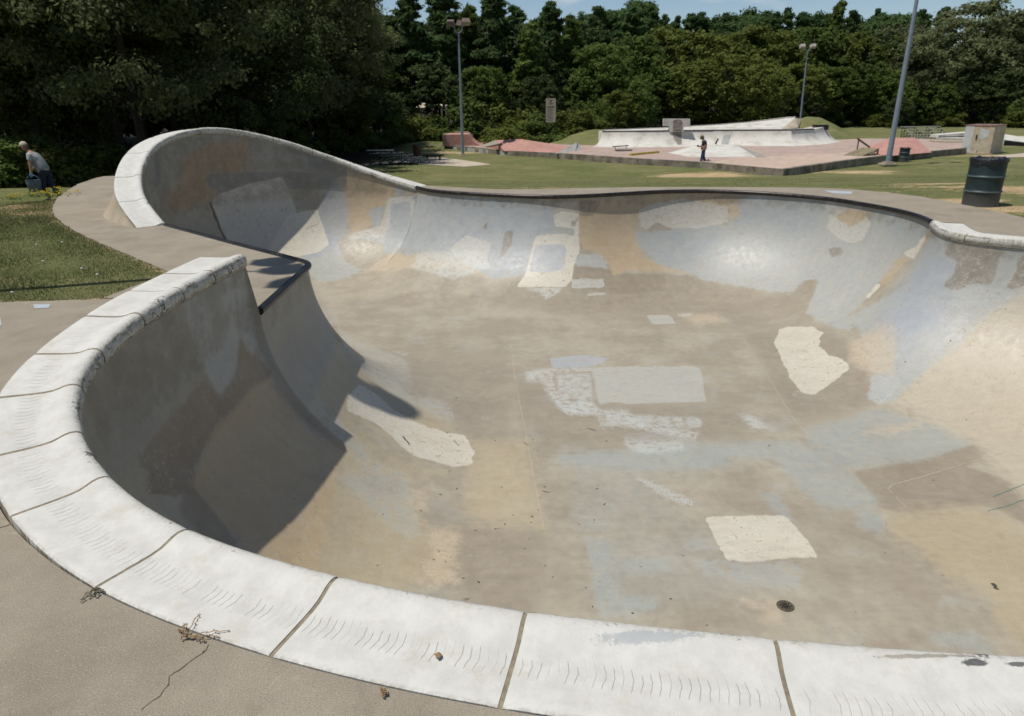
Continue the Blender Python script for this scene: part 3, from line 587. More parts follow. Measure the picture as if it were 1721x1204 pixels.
# trowel cuts: short curved scratches across the middle of each block
ph = t.math('ADD', t.math('MULTIPLY', U_, 1/.031), t.math('MULTIPLY', t.math('SUBTRACT', n2, .5), .7))
ph = t.math('ADD', ph, t.math('MULTIPLY', t.math('ABSOLUTE', t.math('SUBTRACT', V_, .235)), 5.5))
cell = t.math('FLOOR', ph); wn = t.n('ShaderNodeTexWhiteNoise', noise_dimensions='1D'); t.l(cell, wn.inputs['W']); rv = wn.outputs['Value']
fr = t.math('FRACT', ph); ln = t.math('MULTIPLY', t.ramp(t.math('ABSOLUTE', t.math('SUBTRACT', fr, .5)), .0, .07, 1, 0), t.ramp(t.math('ADD', rv, t.math('SUBTRACT', n2, .5)), .1, .6, .15, 1))
c0 = t.math('ADD', t.math('ABSOLUTE', t.math('SUBTRACT', V_, t.math('ADD', .225, t.math('MULTIPLY', rv, .02)))), 0)
vm = t.ramp(t.math('ADD', c0, t.math('MULTIPLY', rv, .03)), .055, .075, 1, 0)
cut = t.math('MULTIPLY', t.math('MULTIPLY', ln, vm), t.attr('cuts'))
c = t.mix(t.math('MULTIPLY', cut, .42), c, sc(140, 134, 120))
# grime and rubbed tyre-black on the nose
nose = t.ramp(V_, -.03, .06, 1, 0); gr = t.math('MULTIPLY', nose, t.ramp(t.math('ADD', n3, t.math('MULTIPLY', t.math('SUBTRACT', n2, .5), .8)), .50, .72))
c = t.mix(t.math('MULTIPLY', gr, .65), c, sc(150, 144, 120))
gr2 = t.math('MULTIPLY', t.ramp(t.math('ADD', V_, t.math('MULTIPLY', t.math('SUBTRACT', n3, .5), .09)), -.022, .010, 1, 0), t.ramp(t.math('ADD', t.noise(26, 6, .8), t.math('MULTIPLY', t.math('SUBTRACT', t.noise(2.3, 3), .5), .4)), .42, .62)); c = t.mix(t.math('MULTIPLY', gr2, .62), c, sc(144, 137, 112))
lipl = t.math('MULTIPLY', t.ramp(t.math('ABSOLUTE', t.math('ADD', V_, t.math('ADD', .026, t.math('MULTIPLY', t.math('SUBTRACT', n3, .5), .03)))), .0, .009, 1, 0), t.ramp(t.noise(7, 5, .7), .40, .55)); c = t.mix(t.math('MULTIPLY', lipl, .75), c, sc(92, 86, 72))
for (px_, py_, rx_, ry_, col_, op_) in ((1090, 1071, .24, .035, sc(162, 168, 170), .6), (1640, 1115, .05, .02, sc(52, 54, 60), .85), (1708, 1117, .05, .012, sc(52, 54, 60), .8), (1550, 1104, .22, .012, sc(120, 108, 88), .6)):
    cc_ = atz(px_, py_, .03); sb_ = t.n('ShaderNodeVectorMath', operation='SUBTRACT'); t.l(t.pos(), sb_.inputs[0]); sb_.inputs[1].default_value = tuple(cc_); mu_ = t.n('ShaderNodeVectorMath', operation='MULTIPLY'); t.l(sb_.outputs[0], mu_.inputs[0]); mu_.inputs[1].default_value = (1/rx_, 1/ry_, 0); le_ = t.n('ShaderNodeVectorMath', operation='LENGTH'); t.l(mu_.outputs[0], le_.inputs[0])
    c = t.mix(t.ramp(t.math('ADD', le_.outputs['Value'], t.math('MULTIPLY', t.math('SUBTRACT', t.noise(38, 6, .8), .5), 2.6)), .55, .95, op_, 0), c, col_)
pit = t.ramp(t.noise(210, 2, .6), .70, .76, 0, .45); c = t.mix(pit, c, sc(120, 112, 98))
blk = t.math('MULTIPLY', t.ramp(V_, -.01, .04, 1, 0), t.ramp(t.math('ADD', n3, t.math('MULTIPLY', t.math('SUBTRACT', t.noise(3.5, 3), .5), 1.2)), .64, .72)); c = t.mix(t.math('MULTIPLY', blk, .85), c, sc(50, 50, 52))
ed = t.math('MULTIPLY', t.ramp(V_, .40, .425, 0, 1), t.ramp(n3, .4, .6)); c = t.mix(t.math('MULTIPLY', ed, .5), c, sc(130, 122, 105))
c = t.mix(t.math('MULTIPLY', t.ramp(t.noise(5, 7, .75), .50, .68), .34), c, sc(196, 184, 160))
t.color(c); t.bump(t.math('SUBTRACT', t.math('ADD', t.math('MULTIPLY', n1, .25), t.math('MULTIPLY', n3, .5)), t.math('MULTIPLY', cut, 1.6)), .55, .006)
M_cop = t.m; M_mort = simple('mortar', sc(150, 138, 116), .95, .2, 40, bump=.3)
def coping_piece(s0, s1, a0, a1, name, mat, lower=0.0, cuts=1.0, cap=True, ds=.04, label=None, width=COPW):
    n = max(2, int((s1-s0)/ds)+1); vs = []; uvs = []; fs = []; K = len(PROF)
    rr = random.Random(int(s0*1000)); dz = rr.uniform(-.002, .002) if not lower else 0
    for i in range(n):
        s = s0+(s1-s0)*i/(n-1); p, nn = lipframe(s, a0, a1); pull = 0
        if not lower and (i == 0 or i == n-1): pull = .004
        for a_, h_ in PROF:
            a2 = a_*width/.42 if a_ > .1 else a_
            if lower: h2 = h_-lower if a_ > -.03 else h_; a3 = a2+lower if a2 < 0 else a2
            else: h2 = h_-pull+dz; a3 = a2
            vs.append((p[0]+nn[0]*a3, p[1]+nn[1]*a3, p[2]+h2)); uvs.append((s, a_))
    for i in range(n-1):
        for k in range(K-1): fs.append((i*K+k, (i+1)*K+k, (i+1)*K+k+1, i*K+k+1))
    if cap: fs.append(tuple(range(K-1, -1, -1))); fs.append(tuple((n-1)*K+k for k in range(K)))
    me = bpy.data.meshes.new(name); me.from_pydata(vs, [], fs); me.materials.append(mat)
    ul = me.uv_layers.new(name='UVMap'); lv = np.zeros(len(me.loops), np.int32); me.loops.foreach_get('vertex_index', lv); ul.data.foreach_set('uv', np.array(uvs, np.float32)[lv].ravel())
    at = me.attributes.new('cuts', 'FLOAT', 'POINT'); at.data.foreach_set('value', np.full(len(vs), cuts, np.float32))
    me.polygons.foreach_set('use_smooth', [True]*len(me.polygons)); me.update(); me.set_sharp_from_angle(angle=R_(50))
    bm = bmesh.new(); bm.from_mesh(me); bmesh.ops.recalc_face_normals(bm, faces=bm.faces); bm.to_mesh(me); bm.free()
    o = bpy.data.objects.new(name, me); COL.objects.link(o); o.parent = bowl
    if label: o['label'] = label
    return o
BLK = .875; GAPW = .017
# near run: find the arc positions of the joints seen in the photograph
wa, wb = kind_range('w'); a0, a1 = ARC[wa], ARC[wb]
def nearest_arc(px, py, lo, hi):
    P = np.stack([L[:, 0]+NOUT[:, 0]*.03, L[:, 1]+NOUT[:, 1]*.03, L[:, 2]+.04], 1); x, y, d = topix(P); m = (ARC >= lo) & (ARC <= hi) & (d > 0); D = np.where(m, (x-px)**2+(y-py)**2, 1e12); return ARC[int(np.argmin(D))]
jo = [nearest_arc(x, y, a0, a0+14) for x, y in ((352, 462), (300, 492), (233, 533), (165, 588), (125, 645), (118, 722), (160, 805), (303, 900), (548, 980), (884, 1043), (1296, 1089))]
ss = [a0]+jo
while ss[-1]+BLK < a1-.5: ss.append(ss[-1]+BLK)
ss.append(a1)
for i in range(len(ss)-1):
    coping_piece(ss[i]+(GAPW/2 if i else 0), ss[i+1]-GAPW/2, a0, a1, 'coping_block', M_cop, cuts=(.25, .25, .3, .6, .8, .9, 1.0, 1.0, 1.0, 1.0, .7, .4)[i] if i < 12 else .35)
coping_piece(a0+.03, a1-.02, a0, a1, 'mortar', M_mort, lower=.007, cap=True)
xa, xb = kind_range('x'); x0_, x1_ = ARC[xa], ARC[xb+1]
n_ = int(round((x1_-x0_)/BLK)); bl = (x1_-x0_)/n_
for i in range(n_): coping_piece(x0_+i*bl+(GAPW/2 if i else 0), x0_+(i+1)*bl-GAPW/2, x0_, x1_, 'coping_block', M_cop, cuts=.15)
coping_piece(x0_+.02, x1_-.02, x0_, x1_, 'mortar', M_mort, lower=.007)

# ---- steel pipe coping
t = NT('steel_coping', .28, .5); n1 = t.noise(14, 5, .7); c = t.mix(t.ramp(n1, .35, .65), (.035, .03, .028, 1), (.07, .062, .058, 1)); c = t.mix(t.ramp(t.noise(40, 5, .8), .55, .7, 0, .6), c, (.09, .05, .03, 1)); t.color(c); t.b.inputs['Metallic'].default_value = .85; t.l(t.ramp(n1, .3, .7, .3, .5), t.b.inputs['Roughness']); M_steel = t.m
def pipe(a, b, shift=0):
    pts = [(L[i][0]+NIN[i][0]*.004, L[i][1]+NIN[i][1]*.004, -.006) for i in range(a, b+1)]; m = MB(); m.tube(pts, .041, 12); m.build('steel_coping', M_steel, bowl, 50.0)
sa, sb = kind_range('s'); ha, hb_ = kind_range('h')
pipe(sa, sb+1); pipe(ha+2, hb_)

# ---- outer faces of the raised parts
M_ext = simple('extension_concrete', sc(188, 174, 150), .85, .12, 6, bump=.15, dirt=sc(150, 128, 98), dirtamt=.4)
def ext_wall(a, b, slope, flat_end=None):
    vs = []; fs = []; J = 7; ids = list(range(a, b+1))
    for i in ids:
        e = max(L[i][2], 0); n = NSo[i]
        for j_ in range(J):
            f = j_/(J-1); off = COPW-.004+slope*e*f**1.6; z = (e-.02)*(1-f)-.12*f
            vs.append((L[i][0]+n[0]*off, L[i][1]+n[1]*off, z))
    for i in range(len(ids)-1):
        for j_ in range(J-1): fs.append((i*J+j_, i*J+j_+1, (i+1)*J+j_+1, (i+1)*J+j_))
    return vs, fs, J
vs, fs, J = ext_wall(xa, xb+1, .62); m = MB(); m.add(vs, fs); m.build('extension_wall', M_ext, bowl, True)
nend = int(np.searchsorted(ARC, jo[6])); vs, fs, J = ext_wall(0, nend, .12); m = MB(); m.add(vs, fs)
e = L[0][2]; n = NSo[0]; P0 = L[0]   # closing face at the free end of the raised wall, 3 mm behind the wall surface
m.add([(P0[0]+n[0]*.0, P0[1]+n[1]*.0, e-.02), (P0[0]+n[0]*.416, P0[1]+n[1]*.416, e-.02), (P0[0]+n[0]*.47, P0[1]+n[1]*.47, -.1), (P0[0], P0[1], -.1)], [(0, 1, 2, 3)])
m.build('extension_wall', M_ext, bowl, 30.0)

# ============================================================ DECK AND GROUND
def deck_offset(i):
    k = kind[i]; return (COPW+.007) if k in 'wx' else .0
hole = []
for i in range(NL):
    o_ = deck_offset(i); n = NSo[i] if kind[i] in 'wx' else NOUT[i]; hole.append((L[i][0]+n[0]*o_, L[i][1]+n[1]*o_))
    if kind[i] in 'wx' and kind[(i+1) % NL] not in 'wx': j_ = (i+1) % NL; hole.append((L[j_][0]+n[0]*o_, L[j_][1]+n[1]*o_))
hole2 = [hole[0]]
for p in hole[1:]:
    if math.hypot(p[0]-hole2[-1][0], p[1]-hole2[-1][1]) > .012: hole2.append(p)
DECK = [(-30, -14), (30, -14), (30, 6.4), (14, 8.3)]+[tuple(atz(*p)[:2]) for p in ((1760, 383), (1721, 366), (1660, 352), (1600, 340), (1550, 331), (1500, 325), (1440, 319), (1380, 316), (1300, 315), (1200, 314.5), (1100, 314.5), (1000, 316), (900, 318), (825, 318), (760, 314.5), (705, 311.5))]+[(-2.6, 17.9), (-3.4, 18.3), (-5.5, 19.2), (-8, 20.3), (-10.5, 20.9), (-11.7, 20.6)]+[tuple(atz(*p)[:2]) for p in ((162, 299), (130, 310), (97, 331), (88, 350), (92, 364), (105, 375), (125, 388), (150, 400), (185, 416), (220, 430), (260, 447), (297, 462))]
DECK2 = DECK+[(-4.15, 7.6), (-4.22, 6.98)]+[tuple(atz(*p)[:2]) for p in ((200, 502.5), (120, 504.5), (60, 506.5), (0, 508), (-120, 511))]+[(-30, 6.9)]
# the lawn tongue between path and slab cuts in here: DECK2 runs along both of its sides
def densify(poly, st):
    out = []
    for i in range(len(poly)):
        a = poly[i]; b = poly[(i+1) % len(poly)]; n = max(1, int(math.hypot(b[0]-a[0], b[1]-a[1])/st))
        for k in range(n): out.append((a[0]+(b[0]-a[0])*k/n, a[1]+(b[1]-a[1])*k/n))
    return out
rnd = random.Random(2)
dk = [(x+rnd.uniform(-.012, .012), y+rnd.uniform(-.012, .012)) for x, y in densify(DECK2, .15)]
pts = [Vector(p) for p in dk]+[Vector(p) for p in hole2]; nd_, nh_ = len(dk), len(hole2)
edges = [(i, (i+1) % nd_) for i in range(nd_)]+[(nd_+i, nd_+(i+1) % nh_) for i in range(nh_)]
cv, ce, cf, ov, oe, of = mgeo.delaunay_2d_cdt(pts, edges, [], 0, 1e-5)
cvx = np.array([(v.x, v.y) for v in cv]); tri = [list(f) for f in cf]; cen = np.array([cvx[f].mean(0) for f in tri])
keep = inpoly(cen[:, 0], cen[:, 1], dk) & ~inpoly(cen[:, 0], cen[:, 1], hole2)
tri = [f for f, k_ in zip(tri, keep) if k_]
DZ = 0.0; vs = [(x, y, DZ) for x, y in cvx]; fs = tri[:]
# sides
for loop, dep in ((dk, .14), (hole2, .16)):
    b = len(vs); n = len(loop); vs += [(x, y, DZ) for x, y in loop]+[(x, y, DZ-dep) for x, y in loop]; fs += [(b+i, b+(i+1) % n, b+n+(i+1) % n, b+n+i) for i in range(n)]
t = NT('deck_concrete', .85, .25); n1 = t.noise(95, 4, .75); n2 = t.noise(2.2, 6, .65); n3 = t.noise(14, 5, .6); n4 = t.noise(.7, 4, .6)
c = t.mix(t.ramp(n2, .3, .7), sc(148, 137, 119), sc(166, 155, 136)); c = t.mix(t.ramp(n4, .35, .65, 0, .5), c, sc(172, 161, 142))
n6 = t.noise(190, 3, .7); c = t.mix(t.ramp(n6, .56, .68, 0, .75), c, sc(205, 194, 172)); c = t.mix(t.ramp(n6, .44, .32, 0, .75), c, sc(96, 86, 72)); c = t.mix(t.ramp(n1, .60, .72, 0, .4), c, sc(200, 190, 170)); c = t.mix(t.ramp(n1, .40, .28, 0, .5), c, sc(112, 100, 84)); c = t.mix(t.ramp(t.noise(5, 6, .7), .56, .68, 0, .30), c, sc(140, 128, 110))
vo = t.n('ShaderNodeTexVoronoi'); vo.inputs['Scale'].default_value = 60; t.l(t.pos(), vo.inputs['Vector']); c = t.mix(t.ramp(vo.outputs['Distance'], .10, .2, .5, 0), c, sc(196, 180, 156))
c = t.mix(t.math('MULTIPLY', t.ramp(t.noise(1.1, 6, .7, dist=.8), .52, .62), .28), c, sc(128, 116, 98)); c = t.mix(t.math('MULTIPLY', t.ramp(t.noise(7, 7, .8, dist=.5), .60, .68), .35), c, sc(196, 184, 162))
t.color(c); t.bump(t.math('ADD', n1, t.math('MULTIPLY', n3, .6)), .5, .006); M_deck = t.m
m = MB(); m.add(vs, fs); dko = m.build('pavement', M_deck); tag(dko, 'pale brown concrete deck round the skate bowl', kind='structure')
# cracks in the deck, painted smudges
def flat_ribbon(mb, pts, w, z, seed=0):
    r = random.Random(seed); P = []
    for (x0, y0), (x1, y1) in zip(pts[:-1], pts[1:]):
        n = max(2, int(math.hypot(x1-x0, y1-y0)/.03)); 
        for k in range(n): P.append((x0+(x1-x0)*k/n+r.uniform(-.006, .006), y0+(y1-y0)*k/n+r.uniform(-.006, .006)))
    ribbon(mb, [(Vector((x, y, z)), Vector((0, 0, 1))) for x, y in P], w, lift=0, seed=seed)
m = MB(); a_ = lambda pl: [tuple(atz(*p)[:2]) for p in pl]
flat_ribbon(m, a_([(352, 1085), (338, 1100), (320, 1112), (300, 1125), (285, 1140), (278, 1160), (255, 1180), (225, 1206)]), .003, .0025, 1)
flat_ribbon(m, a_([(28, 876), (12, 884), (-20, 892)]), .006, .0025, 2); flat_ribbon(m, a_([(345, 1094), (338, 1104)]), .005, .0025, 3)
m.build('crack', simple('deck_crack', sc(122, 110, 92), .9), dko)
m = MB()
for pl in ([(56, 512), (85, 512), (82, 518), (58, 519)], [(-20, 530), (0, 532), (3, 545), (-2, 553), (-20, 556)], [(1384, 320), (1434, 322.5), (1430, 326.5), (1400, 325.5)]): m.add([(x, y, .003) for x, y in a_(pl)], [tuple(range(len(pl)))])
m.build('paint_patch', simple('deck_paint', sc(182, 190, 192), .8, .1, 20), dko)
# dark joint between coping and deck is a real gap; soil fill lies deep in it
m = MB(); b = 0; vv_ = []
for i in range(NL):
    if kind[i] in 'wx': n = NSo[i]; vv_.append(((L[i][0]+n[0]*.40, L[i][1]+n[1]*.40), (L[i][0]+n[0]*.50, L[i][1]+n[1]*.50), i))
for q in range(len(vv_)-1):
    if vv_[q+1][2] == vv_[q][2]+1:
        (p0, p1, _), (p2, p3, _) = vv_[q], vv_[q+1]; m.add([(*p0, -.05), (*p1, -.05), (*p3, -.05), (*p2, -.05)], [(0, 1, 2, 3)])
m.build('gap_soil', simple('gap_soil', (.02, .016, .012, 1), .95), dko)

def smooth01(v): v = np.clip(v, 0, 1); return v*v*(3-2*v)
def ground_z(x, y):
    x = np.asarray(x, float); y = np.asarray(y, float)
    zf = -1.8*np.clip((y-16.0)/20.0, 0, 1); 
    zf = -1.8*(smooth01((y-15)/22.5)*.35+np.clip((y-16.0)/20.0, 0, 1)*.65)
    rr = np.hypot(x, y-9.0); wl = smooth01((-x-4)/3.0)
    zl = -.85*smooth01((rr-11.6)/3.2)*wl
    z = np.minimum(zf, zl)-.012
    z = z+.05*np.sin(x*.31+1.3)*np.sin(y*.27)*smooth01((rr-13)/8)
    # grassy bank behind the quarter pipes
    bx = x; by = y
    bank = 1.35*np.exp(-((bx-7.6)/3.8)**2-((by-62.5)/4.4)**2); z = z+bank
    z = z+2.1*np.exp(-((bx-27.3)/3.0)**2-((by-66)/4.0)**2)
    z = z+.5*np.exp(-((bx+7)/3.5)**2-((by-63)/4.0)**2)
    z = z+1.4*smooth01((y-92)/25)*smooth01((x-10)/30)-0*x
    return z
# ---- lawn: one sheet out to the tree line and beyond; drops away under the deck so that the bowl is free
def axis(vals):
    out = []
    for a, b, st in vals: out += list(np.arange(a, b, st))
    return np.array(out+[vals[-1][1]])
gx = axis([(-400, -60, 12), (-60, -14, 1.2), (-14, 14, .16), (14, 60, 1.0), (60, 400, 12)]); gy = axis([(-60, 4, 4), (4, 24, .16), (24, 70, .6), (70, 120, 3), (120, 700, 20)])
X, Y = np.meshgrid(gx, gy); x = X.ravel(); y = Y.ravel(); z = ground_z(x, y)
near_d = (np.abs(x) < 40) & (y < 24); inn = np.zeros(x.shape, bool); dist = np.full(x.shape, 9.0)
inn[near_d] = inpoly(x[near_d], y[near_d], dk); dist[near_d] = seg_sd(x[near_d], y[near_d], DECK2)
hin = np.zeros(x.shape, bool); hin[near_d] = inpoly(x[near_d], y[near_d], hole2[::3])
deep = (inn & (dist > .25)) | hin; z = np.where(deep, -3.0, z)
nxx, nyy = len(gx), len(gy); I = np.arange(nxx*nyy).reshape(nyy, nxx)
Fq = np.stack([I[:-1, :-1].ravel(), I[:-1, 1:].ravel(), I[1:, 1:].ravel(), I[1:, :-1].ravel()], 1)
t = NT('lawn', .95, .1); n1 = t.noise(.35, 5, .65); n2 = t.noise(2.6, 6, .7); n3 = t.noise(30, 4, .8); n4 = t.noise(.9, 6, .7, scl=(.5, 1.6, 1)); n5 = t.noise(9, 5, .8, scl=(1, .6, 1))
c = t.mix(t.ramp(n1, .35, .65), (.112, .128, .042, 1), (.165, .165, .068, 1)); c = t.mix(t.ramp(n2, .4, .7, 0, .6), c, (.215, .195, .095, 1)); c = t.mix(t.ramp(n5, .45, .65, 0, .5), c, (.070, .092, .028, 1))
g = t.ramp(n3, .25, .75, .75, 1.25); nd = t.n('ShaderNodeVectorMath', operation='SCALE'); t.l(c, nd.inputs[0]); t.l(g, nd.inputs['Scale']); c = nd.outputs[0]
soil = t.mix(t.ramp(n2, .3, .7), sc(196, 160, 118), sc(214, 190, 152))
v = t.math('ADD', t.attr('soil'), t.math('MULTIPLY', t.math('SUBTRACT', n4, .5), 1.3)); v = t.math('ADD', v, t.math('MULTIPLY', t.math('SUBTRACT', n5, .5), .7)); c = t.mix(t.ramp(v, .42, .60, 0, .9), c, soil)
v2 = t.math('ADD', n4, t.math('MULTIPLY', t.math('SUBTRACT', n5, .5), .8)); c = t.mix(t.ramp(v2, .58, .72, 0, .6), c, sc(190, 172, 132))
c = t.mix(t.attr('litter_shade'), c, (.030, .024, .016, 1)); t.color(c); t.bump(t.math('ADD', n3, t.math('MULTIPLY', n5, 1.2)), .8, .03); M_lawn = t.m
lawn = np_mesh('lawn', np.stack([x, y, z], 1), Fq, M_lawn, None, True); tag(lawn, kind='structure')
# soil: bare patches seen in the photograph
soilv = np.zeros(len(x)); 
edge = np.clip(1-dist/.32, 0, 1)*.62; soilv = np.maximum(soilv, np.where(inn, .6, edge))
def blob(px, py, rx, ry, amp, zz):
    global soilv
    for _ in range(12): p = atz(px, py, zz); zz = zz*.4+.6*float(ground_z(p[0], p[1]))
    soilv = np.maximum(soilv, amp*np.exp(-((x-p[0])/rx)**2-((y-p[1])/ry)**2))
for b_ in ((1185, 295, 3.4, 2.0, .85, -.9), (1120, 304, 4, .9, .55, -.5), (880, 283, 2.2, 1.0, .5, -1.35), (1640, 318, 2.6, .9, .52, -.2), (1705, 318, 2.4, 1.4, .62, -.2), (1440, 290, 3.4, 1.6, .7, -1.1), (1560, 310, 3.2, .7, .55, -.5), (1695, 352, .9, .6, .85, 0), (1610, 338, 1.5, .55, .8, 0),
         (1010, 318, 2.5, .5, .7, 0), (920, 316, 2, .3, .5, 0), (1470, 315, 3, .7, .4, -.2), (20, 350, 1.5, 1.8, .62, 0), (60, 358, 1.0, .9, .6, 0), (1240, 262, 8, 2, .2, -1.8), (1690, 262, 4, 1.5, .7, -1.8), (757, 257, 4, 2.4, .55, -1.7), (1000, 232, 2.4, 2.2, .75, -.7), (650, 272, 3, 1, .6, -1.8), (300, 460, .6, .5, .5, 0)):
    blob(*b_)
a = lawn.data.attributes.new('soil', 'FLOAT', 'POINT'); a.data.foreach_set('value', soilv.astype(np.float32))

lit = np.maximum(smooth01((y-34.5+np.clip(-x-17, 0, 6)*.4)/2.5)*smooth01((-x-7.5-(y-36)*.0)/3)*(x < 0), smooth01((y-66)/3)*smooth01((28-x)/8)); lit = np.maximum(lit, smooth01((y-101)/3)); lit = np.maximum(lit, smooth01((y-78-(x-14)*.75)/4)*(x > 5)*smooth01((y-66)/3)*.9)  # dark leaf litter, its colour also painting in the shade under the woods
a = lawn.data.attributes.new('litter_shade', 'FLOAT', 'POINT'); a.data.foreach_set('value', np.clip(lit, 0, 1).astype(np.float32))

# ---- grass blades, denser close by
rg = np.random.default_rng(5)
def blades(n, xr, yr, h0, w0, cond):
    bx = rg.uniform(*xr, n); by = rg.uniform(*yr, n); m_ = cond(bx, by); bx = bx[m_]; by = by[m_]
    ok = ~inpoly(bx, by, dk) & ~inpoly(bx, by, hole2[::3]); over = rg.random(len(bx)) < .0; ok |= over; bx = bx[ok]; by = by[ok]; n = len(bx)
    pn = np.sin(bx*2.1+1)*np.sin(by*2.7)+np.sin(bx*5.3+by*4.1)*.5; h = h0*rg.uniform(.5, 1.25, n)*(1+.25*pn); w = w0*rg.uniform(.6, 1.3, n); an = rg.uniform(0, 2*np.pi, n); le = rg.uniform(.1, .8, n)*h; la = rg.uniform(0, 2*np.pi, n)
    bz = ground_z(bx, by)-.01; dx = np.cos(an)*w/2; dy = np.sin(an)*w/2
    A = np.stack([bx-dx, by-dy, bz], 1); B = np.stack([bx+dx, by+dy, bz], 1); Cc = np.stack([bx+np.cos(la)*le, by+np.sin(la)*le, bz+h], 1); return A, B, Cc
AA = []; 
def inview(bx, by):
    px, py, d = topix(np.stack([bx, by, np.zeros_like(bx)], 1)); return (px > -60) & (px < 1790) & (d > 0)
def thin(y0, y1): return lambda bx, by: inview(bx, by) & (rg.random(len(bx)) < np.clip((y1-by)/(y1-y0), 0, 1)**1.5)
AA.append(blades(300000, (-11.5, -3.6), (6.4, 15.5), .032, .009, inview)); AA.append(blades(240000, (-24, 26), (10.5, 34), .028, .014, thin(12, 34)))
AA.append(blades(60000, (-18, -8), (11, 22), .045, .016, inview))
A = np.concatenate([a_[0] for a_ in AA]); B = np.concatenate([a_[1] for a_ in AA]); Cc = np.concatenate([a_[2] for a_ in AA]); n = len(A)
Vb = np.stack([A, B, Cc], 1).reshape(-1, 3); Fb = np.arange(3*n).reshape(n, 3)
t = NT('grass', .8, .15); n1 = t.noise(1.1, 5, .65); n2 = t.noise(45, 2, .8); c = t.mix(t.ramp(n1, .35, .65), (.115, .140, .040, 1), (.195, .195, .078, 1)); c = t.mix(t.ramp(n2, .52, .66, 0, .75), c, (.28, .25, .13, 1)); t.color(c); M_grass = t.m
g = np_mesh('grass', Vb, Fb, M_grass); tag(g, kind='stuff', label='short mown grass on the lawn around the skate bowl', cat='grass')

# ---- small weeds growing out of the coping joints
def weed(name, px, py, label, arms, mat, seed, sp=.09, flat=.02):
    P = atz(px, py, .0); r = random.Random(seed); m = MB()
    for (ex, ey) in arms:
        E_ = atz(ex, ey, .012); n = 10
        pts_ = [Vector((P[0]+(E_[0]-P[0])*k/n+r.uniform(-.006, .006), P[1]+(E_[1]-P[1])*k/n+r.uniform(-.006, .006), .006+flat*math.sin(math.pi*k/n)*.5+r.uniform(0, .006))) for k in range(n+1)]
        m.tube(pts_, .0014, 5)
        for q in pts_[1:]:
            for _ in range(2):
                a1_ = r.uniform(0, 6.28); s_ = r.uniform(.004, .010); d_ = Vector((math.cos(a1_), math.sin(a1_), r.uniform(0, .6)))*s_; e_ = Vector((-math.sin(a1_), math.cos(a1_), 0))*s_*.4; m.add([q, q+d_*.5+e_, q+d_, q+d_*.5-e_], [(0, 1, 2, 3)])
    o = m.build(name, mat); tag(o, label, 'weed'); return o
M_weed = simple('weed_green', (.085, .075, .045, 1), .9, .3, 60); M_dry = simple('weed_dry', (.26, .16, .08, 1), .9, .3, 60)
weed('weed', 166, 994, 'dull green creeping weed in the joint between two coping blocks at lower left', [(138, 1010), (142, 1002), (172, 995), (152, 995), (160, 1003)], M_weed, 1)
weed('dry_weed', 315, 1075, 'dried brown weed with two long stems lying across the white coping', [(300, 1058), (312, 1046), (336, 1031), (302, 1074), (345, 1078), (366, 1070), (385, 1060)], M_dry, 2)
weed('dry_weed', 645, 1166, 'tiny dark dried weed at the outer edge of the coping', [(641, 1163), (650, 1168), (646, 1172)], M_dry, 3)
m = MB(); P = atz(737, 1103, .012); r = random.Random(3)
pts_ = [(P[0]+.016*math.cos(a_)*r.uniform(.5, 1.2), P[1]+.016*math.sin(a_)*r.uniform(.5, 1.2), .012+r.uniform(0, .008)) for a_ in np.linspace(0, 6.0, 9)]; m.add(pts_+[(P[0], P[1], .02)], [(i, (i+1) % 9, 9) for i in range(9)])
o = m.build('dead_leaf', M_dry); tag(o, 'curled brown dead leaf lying on the white coping in the foreground', 'leaf')
# yellow flowers on the crest of the lawn
M_yel = simple('petal_yellow', (.75, .58, .03, 1), .6, .1, 20); M_stem = simple('flower_leaf', (.09, .13, .03, 1), .8, .3, 20)
for q, (px, py, nf_, wd) in enumerate(((88, 327, 26, .55), (78, 322, 10, .3), (62, 327, 10, .35), (30, 332, 7, .22), (14, 332, 5, .2), (97, 319, 3, .08))):
    P = atz(px, py, .03); fl = empty('yellow_flowers', (P[0], P[1], 0)); r = random.Random(q)
    tag(fl, ['wide clump of yellow flowers at the edge of the path', 'small clump of yellow flowers just under the bucket', 'loose yellow flowers left of the bucket base', 'yellow flowers on the lawn crest towards the left edge', 'leftmost little clump of yellow flowers on the lawn', 'tiny yellow flower nearest the concrete path'][q], 'flowers', 'yellow flowers on the lawn crest')
    m = MB(); s = MB()
    for k in range(nf_*3):
        fx, fy = r.gauss(0, wd*.5), r.gauss(0, wd*.35); h = r.uniform(.03, .10); an = r.uniform(0, 6)
        s.add([(fx-.008, fy, -.02), (fx+.008, fy, -.02), (fx+r.uniform(-.05, .05), fy+r.uniform(-.05, .05), h*.8)], [(0, 1, 2)])
        if k % 3 == 0:
            K = 7; m.add([(fx, fy, h)]+[(fx+.024*math.cos(an+6.283*i/K)*(1 if i % 2 else .7), fy+.024*math.sin(an+6.283*i/K)*(1 if i % 2 else .7), h+.012) for i in range(K)], [(0, 1+i, 1+(i+1) % K) for i in range(K)])
            m.add([(fx-.014, fy, h-.006), (fx+.014, fy, h-.006), (fx+.014, fy, h+.02), (fx-.014, fy, h+.02)], [(0, 1, 2, 3)])
    m.build('petals', M_yel, fl); s.build('leaves', M_stem, fl)
